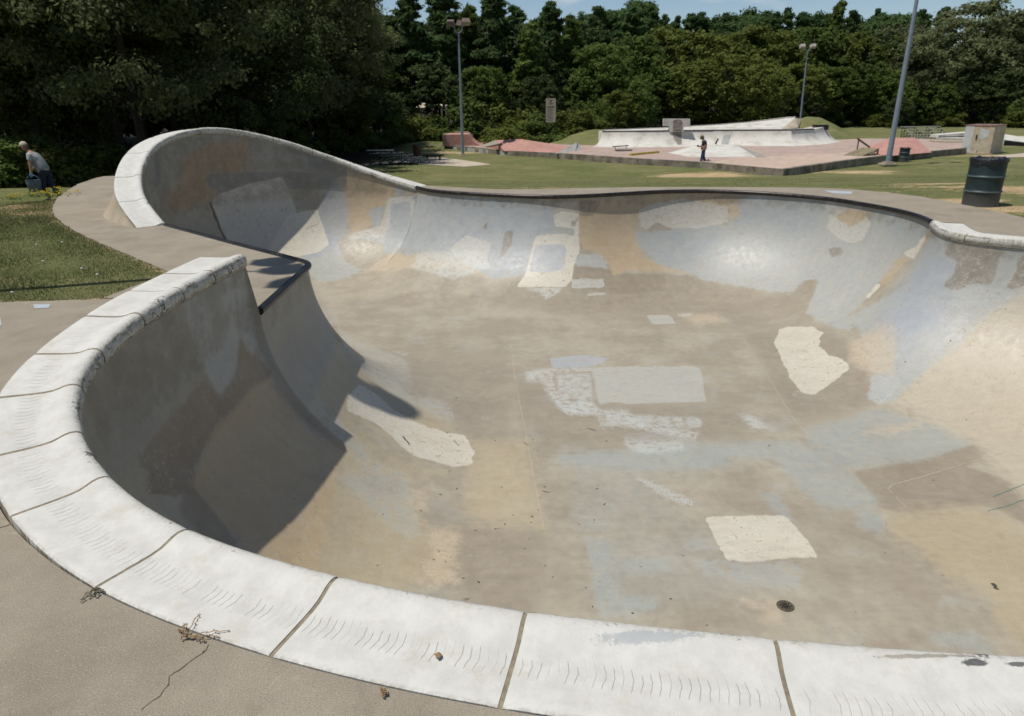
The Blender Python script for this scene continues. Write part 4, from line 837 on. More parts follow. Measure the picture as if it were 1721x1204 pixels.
# white mushrooms / litter dots on the left lawn
M_wh = simple('white_cap', (.6, .58, .52, 1), .7, .1, 20)
for q, (px, py) in enumerate(((72, 438), (104, 406), (163, 460), (137, 450), (20, 520-30), (61, 410))):
    P = atz(px, py, .03); m = MB(); m.lathe([(.0, .03), (.012, .028), (.017, .02), (.013, .018), (.006, .016), (.006, -.02)], (P[0], P[1], 0), 10); o = m.build('mushroom', M_wh, None, True)
    tag(o, ['white mushroom in the middle of the left grass', 'white mushroom farthest back in the left grass', 'white mushroom in the left grass nearest the tip of the lawn by the path', 'white mushroom between the middle one and the one near the path tip', 'white mushroom beside the thin pole shadow at the left edge', 'white mushroom at the back left of the grass, above the middle one'][q], 'mushroom', 'white mushrooms in the left lawn')

# ---- concrete pad and paths on the far lawn
M_pad = simple('pad_concrete', sc(198, 184, 162), .9, .1, 3)
def ground_sheet(name, pl, zz, mat, lift=.02, kind='structure', rows=10):
    # polygon laid on the lawn following its height
    P = [tuple(atz(px, py, zz)[:2]) for px, py in pl]; D_ = densify(P, .5); cx = sum(p[0] for p in D_)/len(D_); cy = sum(p[1] for p in D_)/len(D_); vs = []; fs = []; n = len(D_)
    for r_ in range(rows+1):
        f = r_/rows
        for p in D_: X_ = cx+(p[0]-cx)*(1-f); Y_ = cy+(p[1]-cy)*(1-f); vs.append((X_, Y_, float(ground_z(X_, Y_))+lift))
    for r_ in range(rows):
        for i in range(n): fs.append((r_*n+i, r_*n+(i+1) % n, (r_+1)*n+(i+1) % n, (r_+1)*n+i))
    m = MB(); m.add(vs, fs); o = m.build(name, mat, None, True); tag(o, kind=kind); return o
ground_sheet('path', [(600, 277), (690, 263), (745, 264), (826, 275), (780, 279), (700, 275)], -1.75, M_pad)
ground_sheet('path', [(-40, 272), (60, 270), (190, 272), (190, 277), (60, 276), (-40, 281)], -1.0, simple('soil_track', sc(170, 150, 125), .95, .2, 3), .015)
ground_sheet('path', [(1672, 262), (1750, 255), (1900, 258), (1900, 272), (1760, 264), (1690, 266)], -1.8, M_pad)
ground_sheet('path', [(1560, 230), (1600, 231), (1750, 224), (1900, 222), (1900, 226), (1740, 232), (1600, 240)], -1.6, M_pad)
# ============================================================ FAR SKATE AREA
SZ = -1.45
M_red = simple('red_concrete', sc(186, 162, 149), .85, .14, 3, dirt=sc(200, 176, 156), dirtamt=.55)
M_red2 = simple('red_ramp', sc(194, 146, 132), .85, .12, 3, dirt=sc(186, 156, 142), dirtamt=.4)
M_wall = simple('old_concrete', sc(150, 142, 126), .9, .3, 4, dirt=sc(88, 80, 66), dirtamt=.8)
M_white = simple('white_ramp', sc(222, 218, 206), .8, .08, 2.5, dirt=sc(176, 166, 148), dirtamt=.6)
M_beige = simple('beige_concrete', sc(192, 178, 154), .85, .15, 3, dirt=sc(150, 136, 112), dirtamt=.5)
M_grey = simple('grey_concrete', sc(165, 160, 150), .85, .15, 3)
M_blk = simple('black_metal', (.012, .012, .013, 1), .5, .2, 10)
M_galv = simple('galvanised', sc(150, 160, 172), .5, .12, 20, metal=.25)
M_alu = simple('aluminium', sc(196, 194, 188), .5, .12, 10, metal=.3)
M_wood = simple('worn_wood', sc(140, 128, 100), .85, .2, 6)
M_brownm = simple('lamp_brown', sc(128, 110, 98), .6, .15, 6)
M_yelm = simple('yellow_paint', sc(190, 165, 75), .7, .15, 6)
def T2(px, py, z): p = atz(px, py, z); return (p[0], p[1])
plat = empty('skate_platform', (0, 0, 0)); tag(plat, 'wide low platform of red painted concrete behind the lawn, edged by a stained retaining wall', 'skate platform')
pl = [(730, 243), (800, 248), (860, 254), (952, 258.5), (1075, 267), (1185, 273), (1245, 279), (1312, 285), (1415, 270), (1490, 261), (1613, 250), (1640, 240), (1560, 233.5), (1440, 233), (1300, 241), (1000, 243.5), (900, 240), (762, 239)]
PP = [T2(x, y, SZ) for x, y in pl]
m = MB(); m.add([(x, y, SZ) for x, y in PP], [tuple(range(len(PP)))]); po = m.build('deck', M_red, plat)
m = MB(); bp_ = [T2(x, y, SZ) for x, y in ((1196, 273.5), (1232, 266), (1290, 263.5), (1345, 259), (1400, 258), (1460, 256), (1510, 258.3), (1415, 269.3), (1312, 283.8), (1245, 278.2))]; m.add([(x, y, SZ+.006) for x, y in bp_], [tuple(range(len(bp_)))]); m.build('bare_patch', simple('bare_concrete', sc(202, 178, 158), .9, .12, 2), plat)
# retaining wall: rim slightly proud of the deck
fr_ = PP[:12]; m = MB(); th = .18
def offs(P, d):
    out = []
    for i in range(len(P)):
        a = P[max(i-1, 0)]; b = P[min(i+1, len(P)-1)]; tx, ty = b[0]-a[0], b[1]-a[1]; l_ = math.hypot(tx, ty); out.append((P[i][0]+ty/l_*d, P[i][1]-tx/l_*d))
    return out
o0 = offs(fr_, .0); o1 = offs(fr_, .22); n = len(fr_); vs = []
for (a, b) in zip(o0, o1): vs += [(a[0], a[1], SZ-.6), (a[0], a[1], SZ+.03), (b[0], b[1], SZ+.025), (b[0], b[1], SZ-.9)]
fs = []
for i in range(n-1):
    for k in range(3): fs.append((i*4+k, i*4+k+1, (i+1)*4+k+1, (i+1)*4+k))
fs += [(0, 1, 2, 3), ((n-1)*4+3, (n-1)*4+2, (n-1)*4+1, (n-1)*4)]
m.add(vs, fs); m.build('retaining_wall', M_wall, plat)
m = MB()   # whitewashed blocks on the left end of the wall
for x0, x1 in ((757, 773), (780, 786), (790, 802), (809, 817), (821, 826), (845, 855)):
    def onw(x, ytop):
        # point on the outer wall face line
        for (a, b), (pa, pb) in zip(zip(o1[:-1], o1[1:]), zip(pl[:-1], pl[1:])):
            if pa[0] <= x <= pb[0]: f = (x-pa[0])/(pb[0]-pa[0]); return (a[0]+(b[0]-a[0])*f, a[1]+(b[1]-a[1])*f-.012)
    a = onw(x0, 0); b = onw(x1, 0); m.add([(a[0], a[1], SZ-.34), (b[0], b[1], SZ-.34), (b[0], b[1], SZ-.06), (a[0], a[1], SZ-.04)], [(0, 1, 2, 3)])
m.build('whitewash', simple('whitewash', sc(178, 184, 182), .9, .15, 5), plat)

def quarter(name, label, base, top, prof, mat, thick=1.2, cat='quarter pipe', back=None):
    # surface lofted between a base line and a top line with a concave profile, closed at the back
    root = empty(name, (0, 0, 0)); tag(root, label, cat); K = len(prof); n = len(base); vs = []; fs = []
    for b, t_ in zip(base, top):
        for (u, w) in prof: vs.append((b[0]+(t_[0]-b[0])*u, b[1]+(t_[1]-b[1])*u, b[2]+(t_[2]-b[2])*w))
        vs.append((t_[0], t_[1]+thick, t_[2]-.0)); vs.append((t_[0], t_[1]+thick, b[2]-.3)); vs.append((b[0], b[1]+.01, b[2]-.3))
    K2 = K+3
    for i in range(n-1):
        for k in range(K2): fs.append((i*K2+k, (i+1)*K2+k, (i+1)*K2+(k+1) % K2, i*K2+(k+1) % K2))
    fs += [tuple(range(K2-1, -1, -1)), tuple((n-1)*K2+k for k in range(K2))]
    m = MB(); m.add(vs, fs); m.build('ramp_surface', mat, root, 35.0); return root
Q = [(1-math.cos(a_), 0) for a_ in ()]
QP = [(math.sin(a_), 1-math.cos(a_)) for a_ in np.linspace(0, math.pi/2*.93, 9)]; QP = [(u/QP[-1][0], w/QP[-1][1]) for u, w in QP]
bpx = [(994, 247.8), (1064, 248.3), (1133, 247.3), (1210, 245), (1275, 245.5), (1338, 246), (1385, 243), (1415, 238)]
tpx = [(1012, 222), (1068, 221.5), (1123, 221), (1200, 220), (1262, 219.7), (1330, 219.4), (1368, 218), (1391, 212.5)]
base = []; top = []
for (bx_, by_), (tx_, ty_) in zip(bpx, tpx):
    b = atz(bx_, by_, SZ+.004); base.append(tuple(b)); t_ = aty(tx_, ty_, b[1]+1.5); top.append(tuple(t_))
qr = quarter('quarter_pipe', 'long white concrete quarter pipe curving behind the white pyramid', base, top, QP, M_white, 2.2)
m = MB(); m.tube([(p[0], p[1]+.02, p[2]+.03) for p in top[:-1]], .05, 8); m.build('steel_coping', M_steel, qr)
# paint and burn stains on its face
def on_q(px, f):   # point on the quarter pipe's face: column px, height fraction f of profile index
    pxs = [b[0]*(1-f)+t_[0]*f for b, t_ in zip(bpx, tpx)]; i = max(0, min(len(pxs)-2, int(np.searchsorted(pxs, px)-1))); g_ = (px-pxs[i])/(pxs[i+1]-pxs[i])
    k = f*(len(QP)-1); k0 = min(int(k), len(QP)-2); u = QP[k0][0]+(QP[k0+1][0]-QP[k0][0])*(k-k0); w = QP[k0][1]+(QP[k0+1][1]-QP[k0][1])*(k-k0)
    b = Vector(base[i]).lerp(Vector(base[i+1]), g_); t_ = Vector(top[i]).lerp(Vector(top[i+1]), g_); return (b.x+(t_.x-b.x)*u, b.y+(t_.y-b.y)*u-.02, b.z+(t_.z-b.z)*w+.012)
def q_patch(name, cols, mat):   # cols: list of (f, px0, px1)
    m = MB(); vs = []
    for f, a, b in cols: vs += [on_q(a, f), on_q(b, f)]
    m.add(vs, [(2*i, 2*i+1, 2*i+3, 2*i+2) for i in range(len(cols)-1)]); return m.build(name, mat, qr, True)
q_patch('paint_patch', [(.25, 1214, 1226), (.4, 1215, 1227.5), (.6, 1217, 1229), (.8, 1218.5, 1230)], simple('grey_patch', sc(172, 172, 168), .8))
q_patch('burn_stain', [(.3, 1141, 1146), (.5, 1138, 1148), (.7, 1134, 1147), (.9, 1131, 1146), (.99, 1129, 1146)], simple('burn', sc(150, 142, 132), .9, .25, 4))
# tombstone extension above the lip
ts = empty('tombstone', (0, 0, 0)); tag(ts, 'white T-shaped slab with a dark burn stain standing on the lip of the quarter pipe', 'ramp extension')
Yt = top[2][1]-.06
def at3(px, py, Y): p = aty(px, py, Y); return (p[0], p[2])
poly = [at3(*p, Yt) for p in ((1125, 222), (1125, 212), (1115.5, 212), (1115.5, 200), (1160, 200), (1160, 212), (1149, 212), (1149, 222))]
m = MB(); m.prism([(a, b) for a, b in poly], (1, 0, 0), (0, 0, 1), (0, Yt, 0), (0, .35, 0)); m.build('slab', M_white, ts)
poly = [at3(*p, Yt) for p in ((1131, 221.5), (1131, 204), (1135, 201), (1144, 201.5), (1147, 206), (1146, 221.5))]; m = MB(); m.add([(a, Yt-.008, b) for a, b in poly], [tuple(range(len(poly)))]); m.build('burn_stain', simple('burn2', sc(158, 148, 138), .9, .45, 4, dirt=sc(110, 100, 92), dirtamt=.7), ts)
# upper tier
root = empty('upper_bank', (0, 0, 0)); tag(root, 'upper white bank rising to the right behind the quarter pipe', 'ramp')
ub = [(1012, 221.5), (1060, 221), (1123, 220), (1200, 219.3), (1262, 219), (1318, 218.5)]; ut = [(1014, 219.3), (1060, 217.6), (1123, 215), (1200, 210.5), (1262, 205.8), (1337, 196.8)]
vs = []; fs = []
for (bx_, by_), (tx_, ty_) in zip(ub, ut):
    b = aty(bx_, by_+1.0, 59.4); t_ = aty(tx_, ty_, 62.0); vs += [tuple(b), tuple(t_), (t_[0], t_[1]+1.2, t_[2]), (t_[0], t_[1]+1.2, -1.9), (b[0], b[1], -1.9)]
for i in range(5):
    for k in range(5): fs.append((i*5+k, (i+1)*5+k, (i+1)*5+(k+1) % 5, i*5+(k+1) % 5))
fs += [(4, 3, 2, 1, 0), (25, 26, 27, 28, 29)]
m = MB(); m.add(vs, fs); m.build('bank_surface', M_white, root)
m = MB(); m.tube([(vs[i*5+1][0], vs[i*5+1][1], vs[i*5+1][2]+.02) for i in range(6)], .04, 6); m.build('steel_edge', M_grey, root)
a = aty(1206, 216, 58.82); b = aty(1308, 214.5, 59.16); m = MB(); m.add([tuple(aty(1206, 216, 58.82)), tuple(aty(1308, 214.3, 58.82)), tuple(aty(1314, 219, 58.59)), tuple(aty(1206, 219.8, 58.59)), tuple(aty(1206, 216, 59.27)), tuple(aty(1308, 214.3, 59.27))], [(0, 1, 2, 3), (0, 1, 5, 4)]); m.build('ledge', M_white, root)
root = empty('side_bank', (0, 0, 0)); tag(root, 'beige concrete bank between the white bank and the grassy mound', 'ramp')
m = MB(); P_ = [aty(*p) for p in ((1337, 198, 61.8), (1347, 200, 63.0), (1341, 215, 59.9), (1313, 217.5, 59.12))]; m.add([tuple(p) for p in P_]+[(p[0], p[1]+.3, -2) for p in P_], [(0, 1, 2, 3), (0, 4, 5, 1), (1, 5, 6, 2), (2, 6, 7, 3), (3, 7, 4, 0)]); m.build('bank_surface', M_beige, root)
bx = empty('planter', tuple(aty(1378, 219, 58.6))); tag(bx, 'dark slatted planter box at the right end of the quarter pipe', 'planter'); m = MB()
for k in range(4): m.box(0, 0, .06+k*.1, 1.15, .5, .085)
m.build('slats', M_blk, bx)
def solid(name, label, cat, vs, fs, mat, part='ramp_body', sm=False):
    root = empty(name, (0, 0, 0)); tag(root, label, cat); m = MB(); m.add(vs, fs); m.build(part, mat, root, sm); return root
# red quarter at left end
Yr = atz(751, 246, SZ)[1]-.15; pr = [at3(*p, Yr) for p in ((747.5, 246), (747.5, 227), (787, 226.3))]
cv_ = [(787, 226.3), (789.5, 230), (793, 235.5), (797, 239.3), (801, 242), (806, 244.7), (812, 247)]; poly = [pr[0], pr[1]]+[at3(*p, Yr) for p in cv_]; poly = [(a, b) for a, b in poly]; poly[0] = (poly[0][0], SZ-.02); poly[-1] = (poly[-1][0], SZ-.02)
root = empty('red_quarter_pipe', (0, 0, 0)); tag(root, 'red quarter pipe at the left end of the far platform', 'quarter pipe'); m = MB(); m.prism(poly, (1, 0, 0), (0, 0, 1), (0, Yr+.2, 0), (0, 3.2, 0)); m.build('ramp_body', M_red2, root)
m = MB(); m.prism([(poly[1][0]-.22, SZ-.02), (poly[1][0]-.22, poly[1][1]), (poly[1][0]-.01, poly[1][1]+.02), (poly[1][0]-.01, SZ-.02)], (1, 0, 0), (0, 0, 1), (0, Yr+.1, 0), (0, 3.4, 0)); m.build('end_wall', M_wall, root)
m = MB(); m.box(poly[1][0]+1.15, Yr+3.4, poly[1][1]+.05, 1.2, .3, .12); m.build('ledge', M_beige, root)
# red hipped launch box with white flank
A_ = atz(808, 246, SZ-.01); B_ = atz(847, 254, SZ-.01); C_ = atz(933, 258, SZ-.01); Tl = aty(834, 236, 54.2); Tr = aty(874.5, 234, 53.2); Sh = aty(892, 242, 52); Sh2 = aty(909, 248, 51)
Bk = (C_[0]+2.6, C_[1]+4.0, SZ-.01); Bl = (A_[0]+1.0, A_[1]+3, SZ-.01)
vs = [tuple(A_), tuple(B_), tuple(C_), tuple(Sh2), tuple(Sh), tuple(Tr), tuple(Tl), Bk, Bl]
root = solid('launch_box', 'red hipped launch box with a white flank beside the retaining wall', 'ramp', vs, [(1, 2, 3, 4, 5, 6), (2, 7, 3), (3, 7, 4), (4, 7, 5), (5, 7, 8, 6), (6, 8, 0), (0, 1, 6)], M_red2)
m = MB(); q0 = Vector(A_); q1 = Vector(Tl); q2 = Vector(B_).lerp(Vector(Tl), .62); q3 = Vector(A_).lerp(Vector(B_), .2)
off = Vector((-.03, -.05, .03)); m.add([q0+off, q3+off, q2+off, q1+off, q1+Vector((-.02, .5, 0)), q0+Vector((.1, .6, .02))], [(0, 1, 2, 3), (0, 3, 4, 5)]); m.build('white_flank', M_white, root)
# white wedge kicker
a = atz(933, 259, SZ); b = atz(967, 254.5, SZ); c_ = atz(977.5, 252.5, SZ); tp = aty(970, 239, b[1]+1.1); tp2 = (tp[0]+.12, tp[1]+.5, tp[2]-.02); d_ = (a[0]+.5, a[1]+2.0, SZ)
solid('wedge_ramp', 'small white wedge ramp rising to the right near the retaining wall', 'ramp', [tuple(a), tuple(b), tuple(c_), tuple(tp), tp2, d_], [(0, 1, 3), (1, 2, 4, 3), (0, 3, 4, 5), (2, 5, 4), (0, 5, 2, 1)], M_white)
# white pyramid
b1 = atz(1121, 257.5, SZ-.005); b2 = atz(1160, 264.3, SZ-.005); b3 = atz(1287.5, 264.8, SZ-.005); b4 = atz(1268, 254, SZ-.005); b5 = atz(1180, 250.5, SZ-.005)
t1 = aty(1167.5, 245.3, 48.6); t2 = aty(1240, 245.3, 48.6); t3 = (t2[0]-.1, t2[1]+1.2, t2[2]); t4 = (t1[0]+.4, t1[1]+1.2, t1[2])
pyr = solid('pyramid_ramp', 'low white pyramid ramp behind the walking man', 'ramp', [tuple(p) for p in (b1, b2, b3, b4, b5, t1, t2)]+[t3, t4], [(0, 1, 5), (1, 2, 6, 5), (2, 3, 7, 6), (3, 4, 8, 7), (4, 0, 5, 8), (5, 6, 7, 8)], M_white)
m = MB(); e1 = Vector(t2); e2 = Vector(b3); e3 = Vector(b4); m.add([e1+Vector((.05, 0, .015)), e2+Vector((-.5, .1, .02)), e2+Vector((.1, .2, .02)), e3.lerp(e2, .45)+Vector((0, 0, .02)), Vector(t3)+Vector((.05, -.2, .015))], [(0, 1, 2, 3, 4)]); m.build('grey_face', M_grey, pyr)
P_ = aty(1204, 244.5, 49.2); ro = empty('grind_post', tuple(P_)); tag(ro, 'short dark tilted rail on a thin post above the white pyramid', 'rail'); m = MB(); m.tube([(-.09, 0, .10), (.10, 0, .42)], .05, 8); m.build('rail', M_blk, ro); m = MB(); m.tube([(.0, 0, -.15), (.02, 0, .26)], .02, 6); m.build('post', M_alu, ro)
# yellow kerb and flat rail
a = Vector(atz(1059, 262, SZ)); b = Vector(atz(1106, 257.5, SZ)); d_ = (b-a); an = math.atan2(d_.y, d_.x); kb = empty('parking_kerb', tuple((a+b)/2), an); tag(kb, 'yellow painted low kerb lying on the red platform', 'kerb'); m = MB(); m.prism([(-.12, 0), (.12, 0), (.08, .13), (-.08, .13)], (0, 1, 0), (0, 0, 1), (-d_.length/2, 0, 0), (d_.length, 0, 0)); m.build('kerb_block', M_yelm, kb)
a = Vector(atz(1033, 252, SZ)); b = Vector(atz(1053, 250.5, SZ)); d_ = b-a; an = math.atan2(d_.y, d_.x); fr2 = empty('grind_rail', tuple((a+b)/2), an); tag(fr2, 'low dark grind rail in front of the quarter pipe', 'rail'); l_ = d_.length/2+.2
m = MB(); m.tube([(-l_, 0, .22), (l_, 0, .22)], .035, 8); m.build('rail', M_blk, fr2)
for s in (-1, 1): m = MB(); m.tube([(s*l_*.7, 0, 0), (s*l_*.7, 0, .2)], .025, 6); m.build('leg', M_blk, fr2)
a = Vector(atz(1048, 254, SZ)); gb = empty('grind_box', tuple(a)); tag(gb, 'flat grey slab lying on the red platform beside the grind rail', 'grind box'); m = MB(); m.box(0, 0, .06, 1.1, .5, .1); m.box(0, 0, .115, 1.2, .56, .02); m.build('box_body', M_grey, gb)
# wooden kicker ramp
a = atz(1416, 261.5, SZ+.004); b = atz(1447, 263, SZ+.004); t2_ = aty(1477.5, 249.5, b[1]+.6); t1_ = aty(1448, 248, a[1]+1.2); kr = empty('kicker_ramp', (0, 0, 0)); tag(kr, 'worn wooden kicker ramp on open posts beside the light pole', 'ramp')
m = MB(); dn = Vector((0, 0, -.05)); V4 = [Vector(a), Vector(b), Vector(t2_), Vector(t1_)]; m.add(V4+[v+dn for v in V4], [(0, 1, 2, 3), (7, 6, 5, 4), (0, 4, 5, 1), (1, 5, 6, 2), (2, 6, 7, 3), (3, 7, 4, 0)]); m.build('ramp_panel', M_wood, kr)
m2 = M_wood
for f in (0, .5, 1): q = V4[2].lerp(V4[3], f); m = MB(); m.box(q.x-.05, q.y, (q.z-.05+SZ)/2, .08, .08, q.z-.05-SZ); m.build('post', m2, kr)
q0 = V4[1].lerp(V4[2], .55); q1 = V4[2]; m = MB(); m.tube([(q1.x-.05, q1.y, SZ+.04), (q0.x, q0.y, q0.z-.06)], .04, 4); m.build('brace', m2, kr)
m = MB(); m.tube([(q1.x-.05, q1.y-.01, q1.z-.1), (q1.x-.5, q1.y, SZ+.05)], .03, 4); m.build('brace', m2, kr)
hr = empty('hand_rail', (0, 0, 0)); tag(hr, 'dark sloping grind rail standing behind the wooden kicker ramp', 'rail')
y_ = 46.5; p1 = aty(1441, 233, y_); p2 = aty(1462, 248, y_-.2); m = MB(); m.tube([tuple(p1), tuple(p2)], .055, 6); m.build('rail', simple('rust_rail', sc(92, 72, 62), .8), hr)
p3 = aty(1443.5, 234.5, y_); m = MB(); m.tube([tuple(p3), (p3[0]-.02, p3[1], SZ)], .045, 6); m.build('post', simple('rust_post', sc(92, 72, 62), .8), hr)
# red fun box
bb = [atz(1470, 262, SZ-.005), atz(1500, 262, SZ-.005), atz(1566, 256.5, SZ-.005), atz(1556, 251, SZ-.005), atz(1450, 251.5, SZ-.005)]; tt_ = [aty(1491, 233.5, 46.6), aty(1541, 234, 47.2), aty(1537, 231.8, 49.0), aty(1495, 231.5, 48.8)]
fb = solid('fun_box', 'red flat-topped fun box behind the green barrel and light pole', 'ramp', [tuple(p) for p in bb+tt_], [(0, 1, 5), (1, 2, 6, 5) if 0 else (1, 2, 6), (1, 6, 5), (2, 3, 7, 6), (3, 4, 8, 7), (4, 0, 5, 8), (5, 6, 7, 8)], M_red2)
m = MB(); v0, v4, v5, v8 = [Vector(tuple(p)) for p in (bb[0], bb[4], tt_[0], tt_[3])]; up_ = Vector((-.02, -.03, .03)); m.add([v0.lerp(v4, .15)+up_, v0.lerp(v4, .5)+up_, v5.lerp(v8, .5)+up_, v5.lerp(v8, .15)+up_], [(0, 1, 2, 3)]); m.build('grey_stripe', M_grey, fb)

# ---- utility box
L0 = Vector(atz(1614.5, 257, -1.8)); C0 = Vector(atz(1663, 259.3, -1.8)); R0_ = Vector(atz(1682, 256, -1.8)); hgt = aty(1671, 211, C0.y)[2]+1.8; B0 = L0+R0_-C0
ux = (C0-L0).normalized(); uy = (R0_-C0).normalized(); wF = (C0-L0).length; wR = (R0_-C0).length
ub_ = empty('utility_box', tuple(L0)); tag(ub_, 'tall beige plywood box with white paint blotches and a rusty top on the lawn', 'utility box')
def UB(f, r, z): p = ux*f+uy*r; return (p.x, p.y, z)
def ubox(m, f0, f1, r0, r1, z0, z1): m.add([UB(f0, r0, z0), UB(f1, r0, z0), UB(f1, r1, z0), UB(f0, r1, z0), UB(f0, r0, z1), UB(f1, r0, z1), UB(f1, r1, z1), UB(f0, r1, z1)], [(0, 3, 2, 1), (4, 5, 6, 7), (0, 1, 5, 4), (1, 2, 6, 5), (2, 3, 7, 6), (3, 0, 4, 7)])
m = MB(); ubox(m, 0, wF, 0, wR, .05, hgt-.05); m.build('cabinet', simple('plywood', sc(202, 188, 162), .85, .18, 5, dirt=sc(150, 132, 104), dirtamt=.4), ub_)
m = MB(); ubox(m, -.03, wF+.03, -.03, wR+.03, hgt-.05, hgt); m.build('top_plate', simple('rust_top', sc(140, 112, 104), .8, .3, 8), ub_)
m = MB(); ubox(m, -.25, wF+.12, -.12, wR+.1, -.25, .05); m.build('plinth', M_beige, ub_)
m = MB()
for pp in ([(0.0, .06), (.34*wF, .06), (.30*wF, .5), (.31*wF, hgt-.06), (0, hgt-.06)], [(.54*wF, hgt*.55), (.62*wF, hgt*.5), (.72*wF, hgt*.53), (.82*wF, hgt*.6), (.84*wF, hgt*.82), (.7*wF, hgt*.84), (.56*wF, hgt*.92), (.53*wF, hgt*.8)]): m.add([UB(f, -.006, z) for f, z in pp], [tuple(range(len(pp)))])
m.build('white_paint', simple('box_white', sc(205, 208, 205), .8, .1, 4), ub_)
m = MB()
for f, z0 in ((.6, .84), (.66, .87), (.73, .85), (.8, .88), (.9, .9)): m.add([UB(f*wF-.03, -.009, hgt*.97), UB(f*wF+.03, -.009, hgt*.97), UB(f*wF, -.009, hgt*z0)], [(0, 1, 2)])
m.build('rust_drip', simple('rust_orange', sc(180, 128, 80), .9), ub_)
m = MB(); ubox(m, .42*wF, .46*wF, -.05, 0, hgt*.50, hgt*.66); m.build('latch', M_blk, ub_); m = MB(); ubox(m, .50*wF, .55*wF, -.12, -.002, .06, .28); m.build('pipe_stub', M_white, ub_)
m = MB(); ubox(m, .7*wF, .76*wF, .2, .3, hgt, hgt+.06); m.build('top_knob', M_beige, ub_)
# ---- ledges beside the box
def qbox(name, label, cat, L_, C_, R__, h, mat, part='block', z0=-1.85, top=None):
    L_ = Vector(L_); C_ = Vector(C_); R__ = Vector(R__); B_ = L_+R__-C_; r_ = empty(name, (0, 0, 0)); tag(r_, label, cat); hh = h if isinstance(h, (list, tuple)) else [h]*4
    P_ = [L_, C_, R__, B_]; vs = [(p.x, p.y, z0) for p in P_]+[(p.x, p.y, hh[i]) for i, p in enumerate(P_)]; m = MB(); m.add(vs, [(0, 3, 2, 1), (4, 5, 6, 7), (0, 1, 5, 4), (1, 2, 6, 5), (2, 3, 7, 6), (3, 0, 4, 7)]); m.build(part, mat, r_); return r_
l1 = atz(1580, 241.5, -1.8); l2 = atz(1640, 242, -1.8)
r1 = qbox('stepped_ledge', 'white two-step ledge left of the plywood box', 'ledge', l1, l2, l2+np.array([.3, 1.5, 0]), aty(1600, 232, l1[1])[2], M_white, 'lower_step')
m = MB(); q = Vector(l1); h1_ = aty(1600, 232, l1[1])[2]; h2_ = aty(1600, 224.5, l1[1]+.8)[2]; m.add([(q.x+.2, q.y+.8, h1_-.02), (q.x+3.5, q.y+.8, h1_-.02), (q.x+3.5, q.y+2, h1_-.02), (q.x+.2, q.y+2, h1_-.02), (q.x+.25, q.y+.8, h2_-.1), (q.x+3.5, q.y+.8, h2_+.1), (q.x+3.5, q.y+2, h2_+.1), (q.x+.25, q.y+2, h2_-.1)], [(0, 1, 5, 4), (4, 5, 6, 7), (0, 4, 7, 3), (1, 2, 6, 5), (2, 3, 7, 6)]); m.build('upper_step', M_white, r1)
m = MB(); m.box(q.x+1.9, q.y+.795, h1_+.03, 3.3, .05, .07); m.build('dark_edge', M_blk, r1)
l1 = atz(1571, 246.5, -1.75); l2 = atz(1640, 248, -1.75); r2 = qbox('low_ledge', 'long low beige ledge in front of the white two-step ledge', 'ledge', l1, l2, l2+np.array([.2, 1.2, 0]), -1.35, M_beige)
l1 = atz(1686, 245, -1.8); l2 = atz(1800, 250, -1.8); r3 = qbox('white_wedge', 'white sloping wedge ramp with a dark side to the right of the plywood box', 'ramp', l1, l2, l2+np.array([1.5, 5, 0]), [-1.35, -1.75, -1.5, -.9], M_white)
m = MB(); p0 = Vector(l1); p1 = Vector(l2); m.add([(p0.x, p0.y-.02, -1.85), (p1.x, p1.y-.02, -1.85), (p1.x, p1.y-.02, -1.77), (p0.x, p0.y-.02, -1.40)], [(0, 1, 2, 3)]); m.build('dark_side', M_blk, r3)

